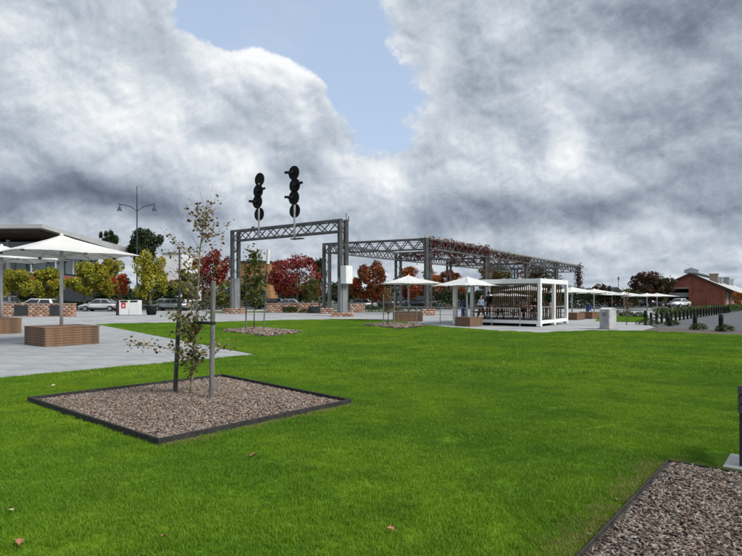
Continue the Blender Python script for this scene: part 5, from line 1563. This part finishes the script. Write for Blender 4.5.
MB().box((16, WS / 2, HR + .55), (30, 2.2, .5)).build('ridge_skylight', mat('skylight', (.38, .46, .50), .2, spec=.8), roof, bevel=.05)
MB().prism([(-1.1, HR + .8), (0, HR + 1.25), (1.1, HR + .8)], 0, 30).build('ridge_cap', M_ROOFG, roof).matrix_local = Matrix.Translation((1, WS / 2, 0)) @ Matrix.Rotation(R(-90), 4, 'Z')
for k, (xx, hh_, wv_, mt) in enumerate(((9, 1.7, 1.3, mat('vent_tan', (.25, .20, .155), .8)), (18, 1.3, 1.2, M_ROOFG), (32, 1.7, 1.2, M_BGREY), (44, 1.6, 1.2, M_ROOFG))):
    vb = MB().box((xx, 2.4, HE + rl * 2.4 + hh_ / 2 - .1), (wv_, wv_, hh_)).build('roof_vent', mt, roof, bevel=.03)
    MB().box((xx, 2.4, HE + rl * 2.4 + hh_ - .08), (wv_ + .2, wv_ + .2, .1)).build('cowl', mt, vb)
for k in range(9):
    MB().box((3.2 + k * 6, -.02, HE / 2 - .1), (2.6, .12, HE - .9)).build('sliding_door', mat('shed_door', (.05, .045, .045), .7) if k % 2 else mat('shed_door_pale', (.30, .29, .28), .7), sh)
    MB().bar((.2 + k * 6, -.2, HE - .3), (.2 + k * 6, -ov + .1, HE - rl * ov + .1), .12, .12).build('awning_bracket', M_WOODD, sh)

# ------------------------------------------------------------------ buildings left
# local frame = world axes; corner at roof point
dF = 73.0
bl = thing('modern_building', 'modern building with a big sloping overhanging pale roof, glass and red bands', 'building', (XP(49, dF), dF, -.02))
ht = ZP(225.5, dF)
x1 = 0.0
MB().box((-31.5, 11, 2.0), (59, 16, 4.0)).build('ground_floor', M_DARKP, bl)
MB().box((-31.8, 11, 6.0), (58, 15.6, 4.1)).build('upper_floor', M_BGREY, bl)
MB().box((-31.5, 2.85, 4.25), (59.4, .5, .62)).build('red_band', M_REDC, bl)
MB().box((-1.75, 11, 4.25), (.5, 16.4, .62)).build('red_band', M_REDC, bl)
r_ = MB()
r_.hexa([(-70, -1.5, ht - .85), (0, -1.5, ht - .5), (1.6, 24, ht - 2.3), (-70, 24, ht - 2.0), (-70, -1.5, ht - .35), (0, -1.5, ht - .0), (1.6, 24, ht - 1.2), (-70, 24, ht - 1.2)])
rfb = r_.build('roof', mat('roof_fascia', (.42, .43, .44), .6, var=.05, scale=.2), bl)
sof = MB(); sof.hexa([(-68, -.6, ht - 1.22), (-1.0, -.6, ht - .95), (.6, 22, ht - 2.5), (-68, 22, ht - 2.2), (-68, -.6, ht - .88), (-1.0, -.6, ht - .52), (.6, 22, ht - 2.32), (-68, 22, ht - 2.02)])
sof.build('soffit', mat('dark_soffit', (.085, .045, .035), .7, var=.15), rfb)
for i in range(13):
    w0 = MB().box((-4.2 - i * 4.2, 3.15, 6.15), (3.9, .12, 2.3)).build('window', M_WINDOW, bl)
    MB().box((-4.2 - i * 4.2, 3.06, 6.15), (.12, .1, 2.3)).build('mullion', M_BWHITE, w0)
    MB().box((-4.2 - i * 4.2, 3.06, 5.0), (4.1, .1, .12)).build('sill', M_BWHITE, w0)
    w1 = MB().box((-4.2 - i * 4.2, 2.98, 2.1), (3.7, .12, 2.7)).build('shop_window', mat('shop_glass', (.03, .07, .055), .08, spec=.9, var=.3, scale=.4), bl)
    MB().box((-4.2 - i * 4.2, 2.9, 2.1), (.1, .1, 2.7)).build('mullion', M_DARKP, w1)
for i in range(3):
    w0 = MB().box((-2.62, 6 + i * 4.6, 6.15), (.14, 4.0, 2.3)).build('window', M_WINDOW, bl)
    MB().box((-2.52, 6 + i * 4.6, 6.15), (.1, .12, 2.3)).build('mullion', M_BWHITE, w0)
for i in range(6):
    MB().box((-6 - i * 10.4, 1.0, 4.6), (.35, .35, 9.2)).build('column', M_BGREY, bl)
MB().box((-31.8, 5.0, ht - 2.3), (56, 1.2, 1.2)).build('clerestory', M_WINDOW, bl)

wb2 = thing('white_building', 'plain white rendered building end seen beyond the yellow green tree', 'building', (XP(162, 88), 88, -.02))
wX = XP(182, 88) - XP(162, 88)
ww = MB().box((wX / 2, 5, ZP(253, 88) / 2), (wX, 10, ZP(253, 88))).build('wall', M_BWHITE, wb2)
MB().box((wX / 2 - .05, 5, ZP(253, 88) + .08), (wX + .3, 10.4, .2)).build('roof', M_ROOFG, wb2)
MB().box((wX * .25, -.06, 1.6), (wX * .3, .12, 3.0)).build('door', M_DARKP, wb2)
MB().box((wX * .72, -.06, 3.2), (wX * .36, .12, 1.4)).build('window', M_WINDOW, wb2)
MB().box((wX * .72, -.4, 4.2), (wX * .5, .8, .2)).build('awning', M_REDC, wb2)

ob = thing('ochre_building', 'ochre panelled building with a dark edge behind the signal gantry', 'building', (XP(240, 96), 96, -.02))
oX = XP(270, 96) - XP(240, 96); oh = ZP(262.5, 96)
MB().box((oX / 2, 6, oh / 2), (oX, 12, oh)).build('wall', M_OCHRE, ob)
MB().box((oX / 2, 6, oh + .15), (oX + .4, 12.4, .3)).build('roof', M_DARKP, ob)
for i in range(5):
    MB().box((oX * (i + .5) / 5, -.05, oh * .55), (.12, .1, oh * .85)).build('panel_joint', M_OCHRE2, ob)
for i in range(3):
    wn = MB().box((oX * (.2 + .3 * i), -.06, oh * .62), (.75, .12, 1.2)).build('window', M_WINDOW, ob)
    MB().box((oX * (.2 + .3 * i), -.1, oh * .62 - .66), (.9, .18, .1)).build('sill', M_BWHITE, wn)
MB().box((oX / 2, -.2, 1.4), (oX * .8, .3, 2.4)).build('shop_window', M_WINDOW, ob)

wb3 = thing('low_white_building', 'low white flat roofed building beside the ochre building', 'building', (XP(268, 104), 104, -.02))
lx = XP(284, 104) - XP(268, 104); lh = ZP(284, 104)
MB().box((lx / 2, 4, lh / 2), (lx, 8, lh)).build('wall', M_BWHITE, wb3)
MB().box((lx / 2, 4, lh + .1), (lx + .4, 8.4, .22)).build('roof', M_ROOFG, wb3)
MB().box((lx / 2, -.06, lh * .5), (lx * .7, .12, lh * .4)).build('window', M_WINDOW, wb3)
MB().box((lx * .15, -.06, 1.0), (.9, .12, 2.0)).build('door', M_DARKP, wb3)

gb = thing('far_gabled_house', 'small dark gabled roof far behind the pale umbrellas', 'building', (XP(609, 140), 140, -.02))
gx = XP(624, 140) - XP(609, 140)
MB().box((gx / 2, 4, 1.6), (gx * .9, 8, 3.2)).build('wall', M_RBRICK, gb)
MB().prism([(-.3, 2.6), (gx / 2, ZP(287, 140)), (gx + .3, 2.6)], -.4, 8.4).build('roof', M_DARKP, gb)
MB().box((gx * .3, -.06, 1.6), (.9, .12, 1.1)).build('window', M_WINDOW, gb)
MB().box((gx * .7, -.06, 1.1), (.9, .12, 2.1)).build('door', M_DARKP, gb)

# ------------------------------------------------------------------ fallen leaves on the lawn
M_FL = mat('fallen_leaf', (.33, .15, .08), .7, var=.25, scale=30)
M_FL2 = mat('fallen_leaf_pale', (.55, .45, .36), .7, var=.2, scale=30)
def fallen(label, px, py, s, mt):
    x, y = G(px, py)
    m = MB(); n = 9
    ol = [(0, -.5), (.18, -.32), (.42, -.3), (.3, -.02), (.48, .2), (.2, .25), (0, .55), (-.2, .25), (-.46, .18), (-.3, -.04), (-.4, -.3), (-.16, -.33)]
    top = m.pts([(a * s, b * s, .055 + abs(a) * s * .45 + (b * s * .25)) for a, b in ol]); c = m.pts([(0, 0, .050)])
    for i in range(len(ol)): m.face((c, top + i, top + (i + 1) % len(ol)))
    m.tube([(0, -.5 * s, .05), (0.01, -.8 * s, .045)], .0018, 5)
    o = m.build('fallen_leaf', mt, loc=(x, y, -.004)); o.rotation_euler = (R(random.uniform(-14, 14)), R(random.uniform(-14, 14)), random.uniform(0, 6))
    return tag(o, label, 'leaf', 'fallen leaves on the lawn')
for lab, px, py, s, mt in (('orange brown fallen leaf on the lawn before the near corner of the mulch bed', 254, 460, .085, M_FL),
                           ('orange brown curled leaf lying low on the lawn, far from any bed', 18, 549.5, .062, M_FL),
                           ('brown fallen leaf on open lawn midway between the two edged mulch beds', 391, 536, .055, M_FL),
                           ('tiny pale fallen leaf on the lawn left of the big mulch bed', 10, 516, .04, M_FL2),
                           ('small reddish leaf half sunk in the lawn between the curled and midway leaves', 164, 544, .05, M_FL),
                           ('tiny tan leaf on the grass off the right corner of the sapling bed', 361, 408, .06, M_FL2),
                           ('tiny pale leaf on the grass behind the left corner of the sapling bed', 53, 388, .07, M_FL2)):
    fallen(lab, px, py, s, mt)
